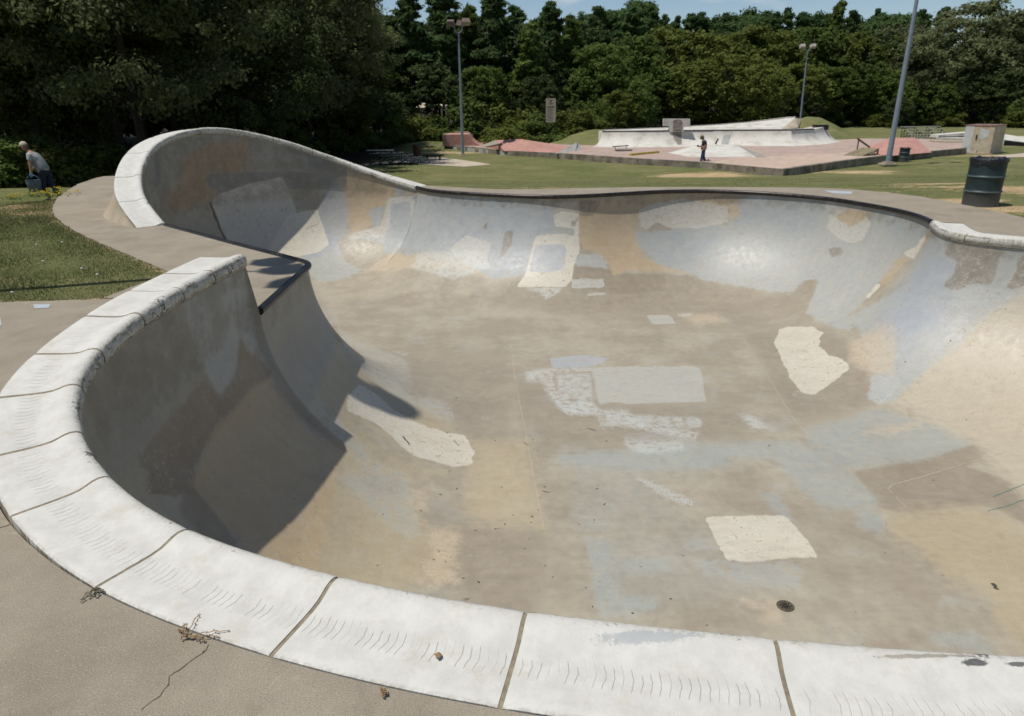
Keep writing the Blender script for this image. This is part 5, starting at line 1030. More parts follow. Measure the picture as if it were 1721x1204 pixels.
# ---- barrels
def barrel(name, label, P, h, r, mat, lean=(0, 0), bag=True, seed=0, dirtmat=None):
    root = empty(name, tuple(P)); root.rotation_euler = (lean[0], lean[1], 0); tag(root, label, 'barrel'); k = h/.88
    def wob(a, z): return .012*math.sin(3*a+seed)*math.sin(z*5)+.006*math.sin(7*a+z*9)
    pr = [(.0, .01), (r*.97, .0), (r*1.02, .012), (r, .03)]
    def rib(z): return [(r, z-.035*k), (r+.004, z-.018*k), (r+.016, z-.008*k), (r+.018, z), (r+.016, z+.008*k), (r+.004, z+.018*k), (r, z+.035*k)]
    pr += [(r, h*.15)]+rib(h*.33)+[(r, h*.48)]+rib(h*.64)+[(r, h*.8), (r, h*.97), (r+.012, h*.985), (r+.012, h), (r-.006, h), (r-.008, h*.9), (r-.01, h*.2), (0, h*.2)]
    m = MB(); m.lathe(pr, (0, 0, 0), 40, wob=wob); m.build('drum', mat, root, 40.0)
    if bag:
        rr = random.Random(seed); m = MB(); N = 56; vs = []; fs = []
        prof = [(r+.014, h*.925), (r+.02, h*.95), (r+.02, h*.98), (r+.014, h+.006), (r+.002, h+.010), (r-.03, h-.004), (r-.07, h*.93), (r-.12, h*.80), (.05, h*.70)]
        ph = [rr.uniform(0, 6.28) for _ in range(6)]
        for i, (q, z) in enumerate(prof):
            for a_i in range(N):
                a_ = 2*math.pi*a_i/N; w = .5*math.sin(9*a_+ph[0])+.35*math.sin(17*a_+ph[1])+.3*math.sin(5*a_+ph[2]); amp = .006 if i < 4 else .018
                zz = z+(amp*.9*w if 0 < i < 8 else 0)-(.10*h*max(0, math.sin(a_*1.0+3.9))**3*(.6+.4*math.sin(6*a_)) if i == 0 else 0)
                vs.append(((q+amp*w*.6)*math.cos(a_), (q+amp*w*.6)*math.sin(a_), zz))
        for i in range(len(prof)-1):
            for a_i in range(N): fs.append((i*N+a_i, i*N+(a_i+1) % N, (i+1)*N+(a_i+1) % N, (i+1)*N+a_i))
        fs.append(tuple((len(prof)-1)*N+k_ for k_ in range(N))); m.add(vs, fs); m.build('bin_bag', M_bag, root, 60.0)
    return root
t = NT('black_plastic', .18, .6); n1 = t.noise(22, 4, .6, dist=.5); t.color((.006, .006, .008, 1)); t.bump(n1, .9, .03); M_bag = t.m
t = NT('green_drum', .5, .4); sx = t.n('ShaderNodeSeparateXYZ'); t.l(t.pos(), sx.inputs[0]); n1 = t.noise(14, 6, .7); n2 = t.noise(4, 4, .6); zc = sx.outputs[2]
c = t.mix(t.ramp(n2, .3, .7), (.011, .022, .022, 1), (.018, .034, .034, 1)); low = t.ramp(t.math('ADD', zc, t.math('MULTIPLY', t.math('SUBTRACT', n1, .5), .5)), .12, .34, 1, 0); c = t.mix(t.math('MULTIPLY', low, .75), c, (.075, .068, .06, 1))
c = t.mix(t.ramp(n1, .62, .70, 0, .7), c, (.06, .045, .035, 1))
rr_ = t.math('MAXIMUM', t.ramp(t.math('ABSOLUTE', t.math('SUBTRACT', zc, .84*.33)), .006, .013, 1, 0), t.ramp(t.math('ABSOLUTE', t.math('SUBTRACT', zc, .84*.64)), .006, .013, 1, 0)); c = t.mix(t.math('MULTIPLY', rr_, .85), c, (.10, .15, .15, 1)); t.color(c); t.bump(n1, .25, .01); M_gd = t.m
P = atz(1655, 350, -.02); bP = (P[0]+.09, P[1]+.29, -.03); barrel('trash_barrel', 'dented green steel barrel lined with a black bag beside the deck at right', bP, .84, .285, M_gd, (0, 0), True, 2)
g_ = aty(1518, 268, 43.2); barrel('trash_barrel', 'small dark green barrel on the far lawn beside the light pole', (g_[0], g_[1], -1.83), .80, .28, M_gd, (0, R_(1)), True, 5)
t_ = simple('rust_drum', sc(105, 62, 52), .7, .3, 5, dirt=sc(60, 45, 40)); g_ = atz(700.5, 261, -1.78); barrel('trash_barrel', 'rusty red barrel on the lawn behind the bleachers', (g_[0], g_[1], -1.8), .76, .26, t_, (0, 0), True, 7)

# ---- bleachers, bench
def bleacher(label, loc, rz, W, rows, dx, dy, hs, npost=3):
    root = empty('bleachers', loc, rz); tag(root, label, 'bleachers', 'bleachers on the far lawn')
    for i in range(rows):
        m = MB(); m.box(dx*i, dy*i, hs[i], W, .26, .05); m.build('seat_plank', M_alu, root)
        if i < rows-1: m = MB(); m.box(dx*i+dx*.1, dy*i+.36*(1 if dy > 0 else -1), hs[i]-.22, W, .18, .04); m.build('foot_plank', M_alu, root)
    for k in range(npost):
        f = -W/2+.12+(W-.24)*k/(npost-1); m = MB()
        for i in range(rows):
            x_, y_ = dx*i+f, dy*i; m.tube([(x_, y_, 0), (x_, y_, hs[i])], .028, 6)
            if i < rows-1: m.tube([(x_, y_, .04), (dx*(i+1)+f, dy*(i+1), hs[i+1])], .022, 6); m.tube([(x_, y_, hs[i]-.05), (dx*(i+1)+f, dy*(i+1), hs[i+1]-.02)], .022, 6)
        m.tube([(f, 0, .03), (dx*(rows-1)+f, dy*(rows-1), .03)], .028, 6); m.build('support_frame', M_blk, root)
    m = MB(); m.tube([(-W/2+.1, 0, .1), (W/2-.1, 0, hs[0]-.1)], .02, 6); m.tube([(W/2-.1, 0, .1), (-W/2+.1, 0, hs[0]-.1)], .02, 6); m.build('cross_brace', M_blk, root); return root
P = atz(645, 278.5, -1.8); bleacher('small aluminium bleachers on black frames beside the concrete pad at left', (P[0]-.15, P[1], -1.8), R_(-6), 1.7, 5, .50, .42, [.93, .76, .6, .43, .26], 3)
P = atz(1540, 234.5, -1.8); bleacher('weathered bleachers at the meadow behind the red fun box', (P[0]+.2, P[1], -1.75), R_(2), 3.6, 5, -.12, -.65, [1.05, .85, .65, .45, .27], 4)
P = atz(729, 269, -1.8); bn = empty('bench', (P[0], P[1], -1.8), R_(-14)); tag(bn, 'low black backless bench on the concrete pad', 'bench'); m = MB(); m.box(0, 0, .30, 1.45, .28, .06); m.build('seat', M_blk, bn)
for s in (-1, 1): m = MB(); m.box(s*.45, 0, .14, .07, .2, .27); m.build('leg', M_blk, bn)

# ---- light poles
def light_pole(label, base, top, r0, r1, heads, gmat=M_galv, hs=1.0, hmat=None, tall=0):
    root = empty('light_pole', tuple(base)); tag(root, label, 'light pole', 'light poles'); d = Vector(top)-Vector(base); m = MB(); m.tube([(0, 0, 0), tuple(d*.5), tuple(d)], [r0, (r0+r1)/2, r1], 14); m.build('pole', gmat, root, 40.0)
    m = MB(); m.box(0, 0, .03, r0*5, r0*5, .09); m.box(0, 0, .12, r0*3, r0*3, .1); m.build('base_plate', M_beige, root)
    m = MB(); w = .26*hs; m.tube([(d.x-w, d.y, d.z+.42*hs), (d.x-w, d.y, d.z+.16*hs), (d.x-w*.6, d.y, d.z+.03), (d.x, d.y, d.z-.02), (d.x+w*.6, d.y, d.z+.03), (d.x+w, d.y, d.z+.16*hs), (d.x+w, d.y, d.z+.42*hs)], .032*hs, 6); m.build('yoke', gmat, root)
    for (hx, hy, hz, yaw, pit) in heads:
        m = MB(); c_ = (d.x+hx, d.y+hy, d.z+hz)
        if tall: m.lathe([(0, -.2*hs), (.26*hs, -.18*hs), (.30*hs, -.1*hs), (.26*hs, .03*hs), (.17*hs, .14*hs), (.08*hs, .22*hs), (0, .24*hs)], c_, 20)
        else: m.box(*c_, .62*hs, .42*hs, .34*hs, yaw, 0, R_(pit), 0, .72)
        hd = m.build('flood_lamp', hmat or M_brownm, root)
        m = MB(); q = Matrix.Rotation(yaw, 3, 'Z') @ Matrix.Rotation(R_(pit), 3, 'X') @ Vector((0, 0, -.175*hs)); m.box(c_[0]+q.x, c_[1]+q.y, c_[2]+q.z, .56*hs, .36*hs, .02, yaw, 0, R_(pit)); m.build('lens', M_grey, hd)
    return root
b = atz(778, 263, -1.8); tp = aty(770.5, 55, b[1]); light_pole('grey light pole left of the sign with two drooping brown lamps', b, tp, .11, .055, [(-.52, 0, .60, 0, 25), (.5, .1, .68, .3, -30), (.15, .3, .62, 1.2, 10)])
b = aty(1342.5, 225, 69); tp = aty(1357, 86, 69); light_pole('distant light pole with two pale square lamps behind the ramps', (b[0], b[1], -1.2), tp, .09, .05, [(-.48, 0, .42, 0, 60), (.48, 0, .42, 0, 60)], hs=.85, hmat=simple('lamp_pale', sc(190, 178, 170), .6))
b = atz(1492, 277, -1.78); tp = aty(1549, -46, b[1]); light_pole('thick grey light pole in front of the red fun box', b, tp, .155, .085, [(-.6, 0, .5, 0, 25), (.6, 0, .5, 0, -25)])
b = (-6.42, 7.12, -.02); slope = (math.cos(R_(SUN_AZ))/math.tan(R_(SUN_EL)), math.sin(R_(SUN_AZ))/math.tan(R_(SUN_EL)))
light_pole('light pole beside the left lawn, outside the picture', b, (b[0]+.02, b[1], 8.3), .075, .05, [(.12, .50, .35, .3, 20), (.70, -.60, .3, 1.35, 15), (.92, -.50, .42, 1.35, 15), (.42, .06, .25, .6, 40)], hs=.95, tall=1)

# ---- sign
Ys = 62; P = aty(925.5, 248, Ys); sg = empty('park_sign', (P[0], P[1], -1.8)); tag(sg, 'tall cream notice board on two dark posts in front of the trees', 'sign')
pa = at3(917.3, 206, Ys); pb = at3(934.2, 165.5, Ys); w = pb[0]-pa[0]; h = pb[1]-pa[1]; cx = (pa[0]+pb[0])/2-P[0]; zb = pa[1]+1.8
for s in (-1, 1): m = MB(); m.box(cx+s*(w/2-.03), .06, (zb+h)/2, .07, .07, zb+h); m.build('post', M_blk, sg)
M_sign = simple('sign_face', sc(178, 172, 152), .6, .05, 5); m = MB(); m.box(cx, 0, zb+h/2, w, .03, h); pn_ = m.build('panel', M_sign, sg)
m = MB(); yf = -.022
def bar(x0, x1, z, t_): m.add([(cx+x0, yf, z-t_/2), (cx+x1, yf, z-t_/2), (cx+x1, yf, z+t_/2), (cx+x0, yf, z+t_/2)], [(0, 1, 2, 3)])
bar(-.06, .06, zb+h*.90, .16); bar(-.03, .03, zb+h*.84, .12); bar(-.22, -.1, zb+h*.93, .04); bar(.1, .22, zb+h*.93, .04); bar(-.25, .25, zb+h*.80, .03); bar(-.22, .22, zb+h*.76, .03)
bar(-.3, .3, zb+h*.66, .05); bar(-.3, .3, zb+h*.625, .045)
rr = random.Random(1); z = .57
while z > .06: bar(-.31, -.31+rr.uniform(.35, .6), zb+h*z, .02); z -= .035
m.build('lettering', simple('sign_ink', sc(70, 70, 70), .7), pn_)
# ============================================================ TREES
def leafmat(name, c1, c2, c3):
    t = NT(name, .75, .08); oi = t.n('ShaderNodeObjectInfo'); n1 = t.noise(.45, 4, .6); n2 = t.noise(3.5, 3, .7); n3 = t.noise(.16, 2)
    c = t.mix(t.ramp(n1, .35, .65), c1, c2); c = t.mix(t.ramp(n2, .5, .7, 0, .8), c, c3)
    g = t.math('MULTIPLY_ADD', oi.outputs['Random'], .45, .78); nd = t.n('ShaderNodeVectorMath', operation='SCALE'); t.l(c, nd.inputs[0]); t.l(g, nd.inputs['Scale']); t.color(nd.outputs[0])
    tr = t.n('ShaderNodeBsdfTranslucent'); t.l(nd.outputs[0], tr.inputs[0]); ms = t.n('ShaderNodeMixShader'); ms.inputs[0].default_value = .45
    t.l(t.b.outputs[0], ms.inputs[1]); t.l(tr.outputs[0], ms.inputs[2]); t.l(ms.outputs[0], t.t.nodes['Material Output'].inputs[0]); return t.m
ML_dark = leafmat('leaf_dark', (0.057, 0.081, 0.028, 1), (0.090, 0.115, 0.041, 1), (0.149, 0.167, 0.081, 1))
ML_pine = leafmat('leaf_pine', (0.051, 0.093, 0.033, 1), (0.087, 0.135, 0.045, 1), (0.128, 0.180, 0.063, 1))
ML_green = leafmat('leaf_green', (0.081, 0.119, 0.027, 1), (0.121, 0.165, 0.041, 1), (0.176, 0.213, 0.065, 1))
ML_olive = leafmat('leaf_olive', (0.109, 0.132, 0.028, 1), (0.149, 0.170, 0.039, 1), (0.190, 0.207, 0.063, 1))
ML_sage = leafmat('leaf_sage', (0.113, 0.132, 0.055, 1), (0.158, 0.176, 0.079, 1), (0.251, 0.264, 0.145, 1))
M_bark = simple('bark', (.045, .036, .028, 1), .95, .3, 6, bump=.4); M_barkd = simple('bark_dark', (.022, .018, .015, 1), .95, .3, 6); M_bare = simple('bare_twigs', (.085, .070, .055, 1), .95, .2, 6)
def trunk_mb(rnd, H, r, lean, branches, r_top=.25):
    m = MB(); n = 7; pts = []; x = y = 0
    for i in range(n+1):
        f = i/n; pts.append((lean[0]*H*f+rnd.uniform(-.01, .01)*H*(i > 0), lean[1]*H*f+rnd.uniform(-.01, .01)*H*(i > 0), H*f*.93-.3*(i == 0)))
    m.tube(pts, [r*(1.25 if i == 0 else 1)*(1-(1-r_top)*i/n) for i in range(n+1)], 8)
    for (z0, an, L_, up) in branches:
        f = z0/H; k = min(n-1, int(f*n)); b = Vector(pts[k]).lerp(Vector(pts[k+1]), f*n-k); d = Vector((math.cos(an), math.sin(an), up)); e = b+d*L_; mid = b+d*L_*.5+Vector((0, 0, -.04*L_))
        m.tube([b, mid, e], [r*.38*(1-f*.5), r*.22*(1-f*.5), r*.06], 5)
    return m
def crown_np(seed, kind, H, Rw, nl, ls):
    g = np.random.default_rng(seed); C = []; rad = []; flat = []
    if kind == 'pine':
        z0 = .28*H; nb = int(44); 
        for i in range(nb):
            f = (i+g.uniform(0, 1))/nb; z = z0+(H-z0)*f; rr = Rw*(1-f)**.6*g.uniform(.45, 1.1)+.25; an = g.uniform(0, 6.283); 
            for q in (.35, .7, 1.0): C.append((rr*q*math.cos(an), rr*q*math.sin(an), z+rr*q*.18+g.uniform(-.2, .2))); rad.append(.30+.42*Rw/3*(1-f*.5)*g.uniform(.6, 1.2)); flat.append(.5)
        for q in range(4): C.append((g.uniform(-.2, .2), g.uniform(-.2, .2), H-.35*q)); rad.append(.28+.1*q); flat.append(1.2)
    elif kind == 'roundpine':
        for i in range(70):
            v = g.normal(size=3); v /= np.linalg.norm(v); C.append((v[0]*Rw*.9, v[1]*Rw*.9, H*.78+v[2]*H*.18)); rad.append(Rw*g.uniform(.2, .36)); flat.append(.6)
    elif kind == 'shrub':
        for i in range(26):
            v = g.normal(size=3); v /= np.linalg.norm(v); v[2] = abs(v[2]); q = g.uniform(.4, .95); C.append((v[0]*Rw*q, v[1]*Rw*q, H*.12+v[2]*H*.78*q)); rad.append(Rw*g.uniform(.16, .32)); flat.append(.8)
    else:
        zb = .10 if kind == 'low' else .24; n = 210
        lob = g.normal(size=(6, 3)); lob /= np.linalg.norm(lob, axis=1)[:, None]; la = g.uniform(-.05, .32, 6)
        for i in range(n):
            v = g.normal(size=3); v /= np.linalg.norm(v); b = 1+sum(a_*max(0, v@l_)**3 for a_, l_ in zip(la, lob)); q = g.uniform(.62, 1.0)**.5*b if i < 170 else g.uniform(.2, .7)
            C.append((v[0]*Rw*q, v[1]*Rw*q, H*((1+zb)/2)+v[2]*H*(1-zb)/2*min(q, 1.1)*.93)); rad.append(Rw*g.uniform(.07, .22)); flat.append(.62)
    C = np.array(C); rad = np.array(rad); flat = np.array(flat); w = rad**2; k = g.choice(len(C), nl, p=w/w.sum())
    v = g.normal(size=(nl, 3)); v /= np.linalg.norm(v, axis=1)[:, None]; r = np.minimum(np.abs(g.normal(0, .62, nl)), 1.15)[:, None]+.12; P = C[k]+v*r*rad[k][:, None]*np.stack([np.ones(nl), np.ones(nl), flat[k]], 1)
    nrm = v*.8+g.normal(size=(nl, 3))*.45+np.array([0, -.1, .45]); nrm /= np.linalg.norm(nrm, axis=1)[:, None]
    a = np.cross(nrm, g.normal(size=(nl, 3))); a /= np.linalg.norm(a, axis=1)[:, None]; b = np.cross(nrm, a); s = ls*g.uniform(.6, 1.35, nl)[:, None]
    el = 2.4 if kind in ('pine', 'roundpine') else 1.5
    V = np.stack([P-a*s*.5*el, P-b*s*.38, P+a*s*.5*el, P+b*s*.38], 1).reshape(-1, 3); return V, np.arange(4*nl).reshape(nl, 4)
protos = {}
def proto(key, kind, H, Rw, nl, ls, mat, seed, bark=None, tr=.16, lean=(0, 0), tb=10):
    V_, F_ = crown_np(seed, kind, H, Rw, nl, ls); root = None
    r = random.Random(seed); o = np_mesh('crown', V_, F_, mat)
    br = [(H*r.uniform(.2 if kind != 'pine' else .3, .8), r.uniform(0, 6.28), Rw*r.uniform(.4, .85), r.uniform(.15, .7)) for _ in range(tb)]
    tk = trunk_mb(r, H, tr, lean, br).build('trunk', bark or M_bark, None, True)
    protos[key] = (o, tk, H, Rw, [False])
def tree(key, name, label, cat, X, Y, H, rz, group, wsc=1.0):
    o, tk, H0, R0__, used = protos[key]; s = H/H0; root = empty(name, (X, Y, float(ground_z(X, Y))-.05), rz); tag(root, label, cat, group)
    ss = (s*wsc, s*wsc, s)
    for src in (o, tk):
        c_ = src if not used[0] else src.copy()
        if used[0]: COL.objects.link(c_)
        c_.parent = root; c_.scale = ss
    used[0] = True; return root
# far trees (unit-ish heights, scaled when placed)
proto('pineA', 'pine', 14, 2.4, 13000, .30, ML_pine, 11); proto('pineB', 'pine', 14, 2.6, 10000, .30, ML_green, 12); proto('pineC', 'pine', 14, 3.0, 14000, .32, ML_pine, 13)
proto('rpine', 'roundpine', 14, 3.2, 9000, .32, ML_pine, 14, tb=6)
proto('broadA', 'broad', 12, 4.4, 15000, .30, ML_green, 21); proto('broadB', 'low', 12, 4.8, 16000, .30, ML_green, 22); proto('broadC', 'broad', 12, 4.2, 14000, .30, ML_dark, 23)
proto('oliveA', 'low', 11, 4.6, 17000, .28, ML_olive, 31); proto('oliveB', 'broad', 11, 4.4, 14000, .30, ML_olive, 32)
proto('sageA', 'low', 15, 7.0, 26000, .32, ML_sage, 41)
proto('shrubA', 'shrub', 3, 1.9, 7000, .15, ML_olive, 51, tr=.05, tb=5); proto('shrubB', 'shrub', 3, 1.7, 6500, .15, ML_green, 52, tr=.05, tb=5)
proto('nearA', 'broad', 13, 4.6, 60000, .115, ML_dark, 61, M_barkd, .20); proto('nearB', 'low', 13, 4.4, 64000, .115, ML_dark, 62, M_barkd, .17, (.05, 0)); proto('nearC', 'pine', 15, 3.4, 40000, .14, ML_dark, 63, M_barkd, .2); proto('nearL', 'broad', 12, 4.2, 60000, .115, ML_sage, 64, M_barkd, .17, (-.06, 0))
LMK = ((-60, 'beyond the left edge'), (30, 'at the left edge'), (75, 'above the man with the bucket'), (130, 'right of the man with the bucket'), (190, 'left of the white extension'), (250, 'above the left curve of the extension'), (340, 'above the top of the extension'), (430, 'above the falling rim of the extension'), (500, 'above the low end of the extension'), (560, 'left of the gap of sky'), (610, 'under the left gap of sky'), (650, 'above the bleachers'), (690, 'above the rusty barrel'), (735, 'just left of the left light pole'), (775, 'directly behind the left light pole'), (810, 'just right of the left light pole'), (850, 'above the red launch box'), (890, 'left of the notice board'), (925, 'directly behind the notice board'), (960, 'just right of the notice board'), (1000, 'above the left end of the quarter pipe'), (1045, 'left of the small cloud'), (1085, 'left of the T-shaped slab'), (1112, 'below the small cloud'), (1138, 'directly above the T-shaped slab'), (1165, 'just right of the T-shaped slab'), (1190, 'above the walking man'), (1220, 'right of the walking man'), (1255, 'above the middle of the white bank'), (1290, 'above the upper white bank'), (1320, 'left of the middle light pole'), (1352, 'directly behind the middle light pole'), (1380, 'just right of the middle light pole'), (1415, 'above the right end of the quarter pipe'), (1450, 'above the hand rail'), (1485, 'left of the thick pole'), (1525, 'directly behind the thick pole'), (1560, 'right of the thick pole'), (1600, 'left of the plywood box'), (1650, 'directly above the plywood box'), (1700, 'above the green steel barrel'), (1760, 'at the right edge'))
def where(px): return min(LMK, key=lambda t_: abs(t_[0]-px))[1]
SHORT = {'dark leafy tree in the deep shade of the wood at left': 'dark leafy tree of the left wood, ', 'tall dark tree in the back rows of the left wood': 'tall dark tree in the back rows, ', 'sunlit yellow-green undergrowth shrub below the dark trees': 'sunlit yellow-green undergrowth shrub ', 'dull green undergrowth shrub at the foot of the wood': 'dull green undergrowth shrub ', 'dark pine standing in the middle wood between the lamp pole and the sign': 'dark pine of the middle wood, ', 'rounded broadleaf tree in the middle wood': 'rounded broadleaf tree of the middle wood, ', 'tall green shrub at the edge of the middle wood': 'tall green shrub ', 'dark tree in the back row of the middle wood': 'dark back-row tree ', 'dark pine on the skyline of the right wood': 'dark skyline pine ', 'green broadleaf tree in the wood across the meadow': 'green broadleaf tree across the meadow, ', 'yellowish broadleaf tree in the wood across the meadow': 'yellowish broadleaf tree across the meadow, ', 'grey-green broadleaf tree in the right part of the wood': 'grey-green broadleaf tree ', 'slim green pine among the broadleaf trees across the meadow': 'slim green pine among broadleaf trees, ', 'dark tree in the back row of the right wood': 'dark back-row tree of the right wood, ', 'low shrub at the edge of the meadow in front of the wood': 'low meadow-edge shrub '}
def place(key, px, Y, top=None, H=None, label='', group='', name='tree', cat='tree', wsc=1.0, rz=None):
    x = aty(px, 250, Y)[0]; gz = float(ground_z(x, Y))
    if H is None: H = aty(px, top, Y)[2]-gz
    if label in SHORT: label = SHORT[label]+where(px)
    return tree(key, name, label, cat, x, Y, H, rz if rz is not None else (px*1.7+Y) % 6.28, group, wsc)
GL = 'dark trees of the wood behind the clamshell extension'; LL = 'dark leafy tree in the deep shade of the wood at left'
# left wood, from the front row back
rt = random.Random(9)
for px, Y, H, k, lab in ((-120, 31, 14, 'nearL', None), (-30, 34, 13, 'nearL', 'grey-green broadleaf tree with sunlit leaves at the far left edge'), (70, 33, 15, 'nearA', None), (140, 36, 14, 'nearB', 'dark tree with a slanting trunk right of the man with the bucket'), (205, 34, 15, 'nearA', 'dark tree whose thick trunk stands left of the white extension'), (235, 30, 14, 'nearL', 'shaded tree with sunlit sprays of leaves just left of the extension'), (297, 37, 17, 'nearC', 'tall dark pine with a thick straight trunk behind the top of the extension'),
                         (380, 40, 15, 'nearB', None), (455, 46, 16, 'nearL', 'grey-green tree with sunlit sprays right of the dark pine'), (520, 54, 15, 'nearL', 'dark tree at the right end of the near wood, against the gap of sky'), (548, 60, 14, 'nearB', None)):
    place(k, px, Y, H=H, label=lab or LL, group=GL, cat='tree')
for Y, a, b, st in ((46, -160, 420, 66), (58, -200, 540, 60), (72, -240, 600, 62), (88, -240, 600, 70)):
    px = a
    while px < b:
        place(rt.choice(('broadC', 'nearC', 'broadC', 'pineA') if Y < 58 else ('nearB', 'broadB', 'nearB')), px+rt.uniform(-14, 14), Y+rt.uniform(-2, 2), H=(15 if px < 500 else 12)+rt.uniform(-1, 2)+(Y-46)*.06, label='tall dark tree in the back rows of the left wood', group='back rows of the left wood', wsc=1.25); px += st
# shrubs under the left wood
for i, (px, Y, H, k) in enumerate(((-20, 27, 2.2, 'shrubB'), (25, 29, 2.0, 'shrubA'), (60, 31, 2.6, 'shrubB'), (105, 30, 2.5, 'shrubA'), (150, 32, 2.0, 'shrubA'), (180, 33, 2.2, 'shrubB'), (225, 33, 2.3, 'shrubA'), (330, 36, 3.2, 'shrubB'), (400, 38, 3, 'shrubB'), (440, 44, 2.6, 'shrubA'), (500, 50, 3, 'shrubB'), (560, 56, 2.8, 'shrubB'), (610, 60, 3, 'shrubB'), (660, 63, 3, 'shrubB'), (690, 66, 3.4, 'shrubA'), (728, 68, 3, 'shrubB'))):
    place(k, px, Y, H=H, label='sunlit yellow-green undergrowth shrub below the dark trees' if k == 'shrubA' else 'dull green undergrowth shrub at the foot of the wood', group='undergrowth of the wood', name='shrub', cat='shrub', wsc=1.3)
# middle wood behind the bleachers and sign
GM = 'mixed trees of the middle wood'
for px, Y, top, k, w in ((575, 58, 75, 'broadC', 1.1), (605, 66, 12, 'pineA', 1.1), (640, 62, 70, 'broadA', 1.1), (668, 68, 30, 'pineC', 1), (700, 64, -12, 'pineA', 1.1), (728, 62, 60, 'broadC', 1.0), (750, 66, -22, 'pineC', 1.1), (795, 68, 12, 'pineB', 1.0), (835, 66, -15, 'pineA', 1.1), (812, 62, 70, 'broadA', 1.0), (870, 68, -5, 'broadC', .9), (893, 64, 40, 'pineB', 1.1), (925, 68, 8, 'pineA', 1.0), (905, 62, 120, 'broadC', .9), (955, 68, 28, 'pineB', 1.0), (975, 66, 90, 'broadA', .95), (1010, 72, 55, 'pineC', 1.1), (1030, 70, 110, 'broadA', .9), (780, 58, 150, 'shrubB', 1.2), (590, 52, 140, 'broadC', .9), (655, 56, 150, 'broadC', 1.0), (860, 60, 150, 'shrubA', 1.2)):
    Y = Y+9; top = top+(38 if k[0] == 'b' and top < 100 else 0); isb = k.startswith('shrub'); place(k, px, Y, top=top, label={'p': 'dark pine standing in the middle wood between the lamp pole and the sign', 'b': 'rounded broadleaf tree in the middle wood', 's': 'tall green shrub at the edge of the middle wood'}[k[0]], group=GM, wsc=w, name='shrub' if isb else ('pine_tree' if k[0] == 'p' else 'tree'), cat='shrub' if isb else 'tree')
for px in range(560, 1080, 44):
    place(rt.choice(('pineA', 'pineC', 'broadC')), px+rt.uniform(-10, 10), 92+rt.uniform(-3, 3), top=(22 if px < 680 else 14)+rt.uniform(0, 22), label='dark tree in the back row of the middle wood', group='back row of the middle wood', wsc=1.2)
# bare reddish-brown tree
r = random.Random(8); x = aty(632, 250, 68)[0]; rt_ = empty('bare_tree', (x, 68, float(ground_z(x, 68)))); tag(rt_, 'bare brownish tree with fine leafless twigs below the left gap of sky', 'tree'); m = trunk_mb(r, 14.5, .14, (0, 0), []); m.build('trunk', M_bare, rt_, True); m = MB()
for i in range(60):
    z = r.uniform(7, 14); an = r.uniform(0, 6.28); L_ = r.uniform(.8, 2.2)*(1.3-(z-7)/9); d = Vector((math.cos(an), math.sin(an), r.uniform(.5, 1.3))).normalized(); b = Vector((0, 0, z)); e = b+d*L_; m.tube([b, e], [.035, .01], 4)
    for q in range(9):
        p = b.lerp(e, r.uniform(.3, 1)); d2 = (d+Vector((r.uniform(-.8, .8), r.uniform(-.8, .8), r.uniform(-.2, .8)))).normalized(); m.tube([p, p+d2*r.uniform(.3, .9)], [.014, .006], 3)
m.build('twigs', M_bare, rt_)
# right wood
GR = 'far pines on the skyline'
for px, top, k in ((985, 22, 'rpine'), (1008, 8, 'rpine'), (1032, 30, 'pineA'), (1058, 2, 'rpine'), (1086, 24, 'pineA'), (1104, 32, 'pineC'), (1124, 30, 'pineA'), (1145, 24, 'pineC'), (1162, 22, 'pineA'), (1180, 26, 'rpine'), (1200, 22, 'pineC'), (1222, 20, 'rpine'), (1252, 12, 'rpine'), (1280, 18, 'pineA'), (1300, 22, 'pineC'), (1322, 16, 'pineA'), (1340, 14, 'rpine'), (1362, 24, 'pineB'), (1381, 10, 'pineB'), (1402, 28, 'pineA'), (1420, 18, 'rpine'), (1440, 24, 'pineA'), (1463, 14, 'rpine'), (1490, 22, 'rpine'), (1512, 24, 'pineC'), (1545, 16, 'pineA'), (1660, 22, 'rpine'), (1690, 24, 'pineC'), (1712, 14, 'rpine'), (1740, 12, 'rpine'), (1780, 10, 'pineA')):
    place(k, px, 124+(px*7 % 17), top=top+(px*13 % 17)-7, label='dark pine on the skyline of the right wood', group=GR, name='pine_tree', wsc=.72+(px*3 % 10)*.05)
GO = 'broadleaf trees of the right wood'
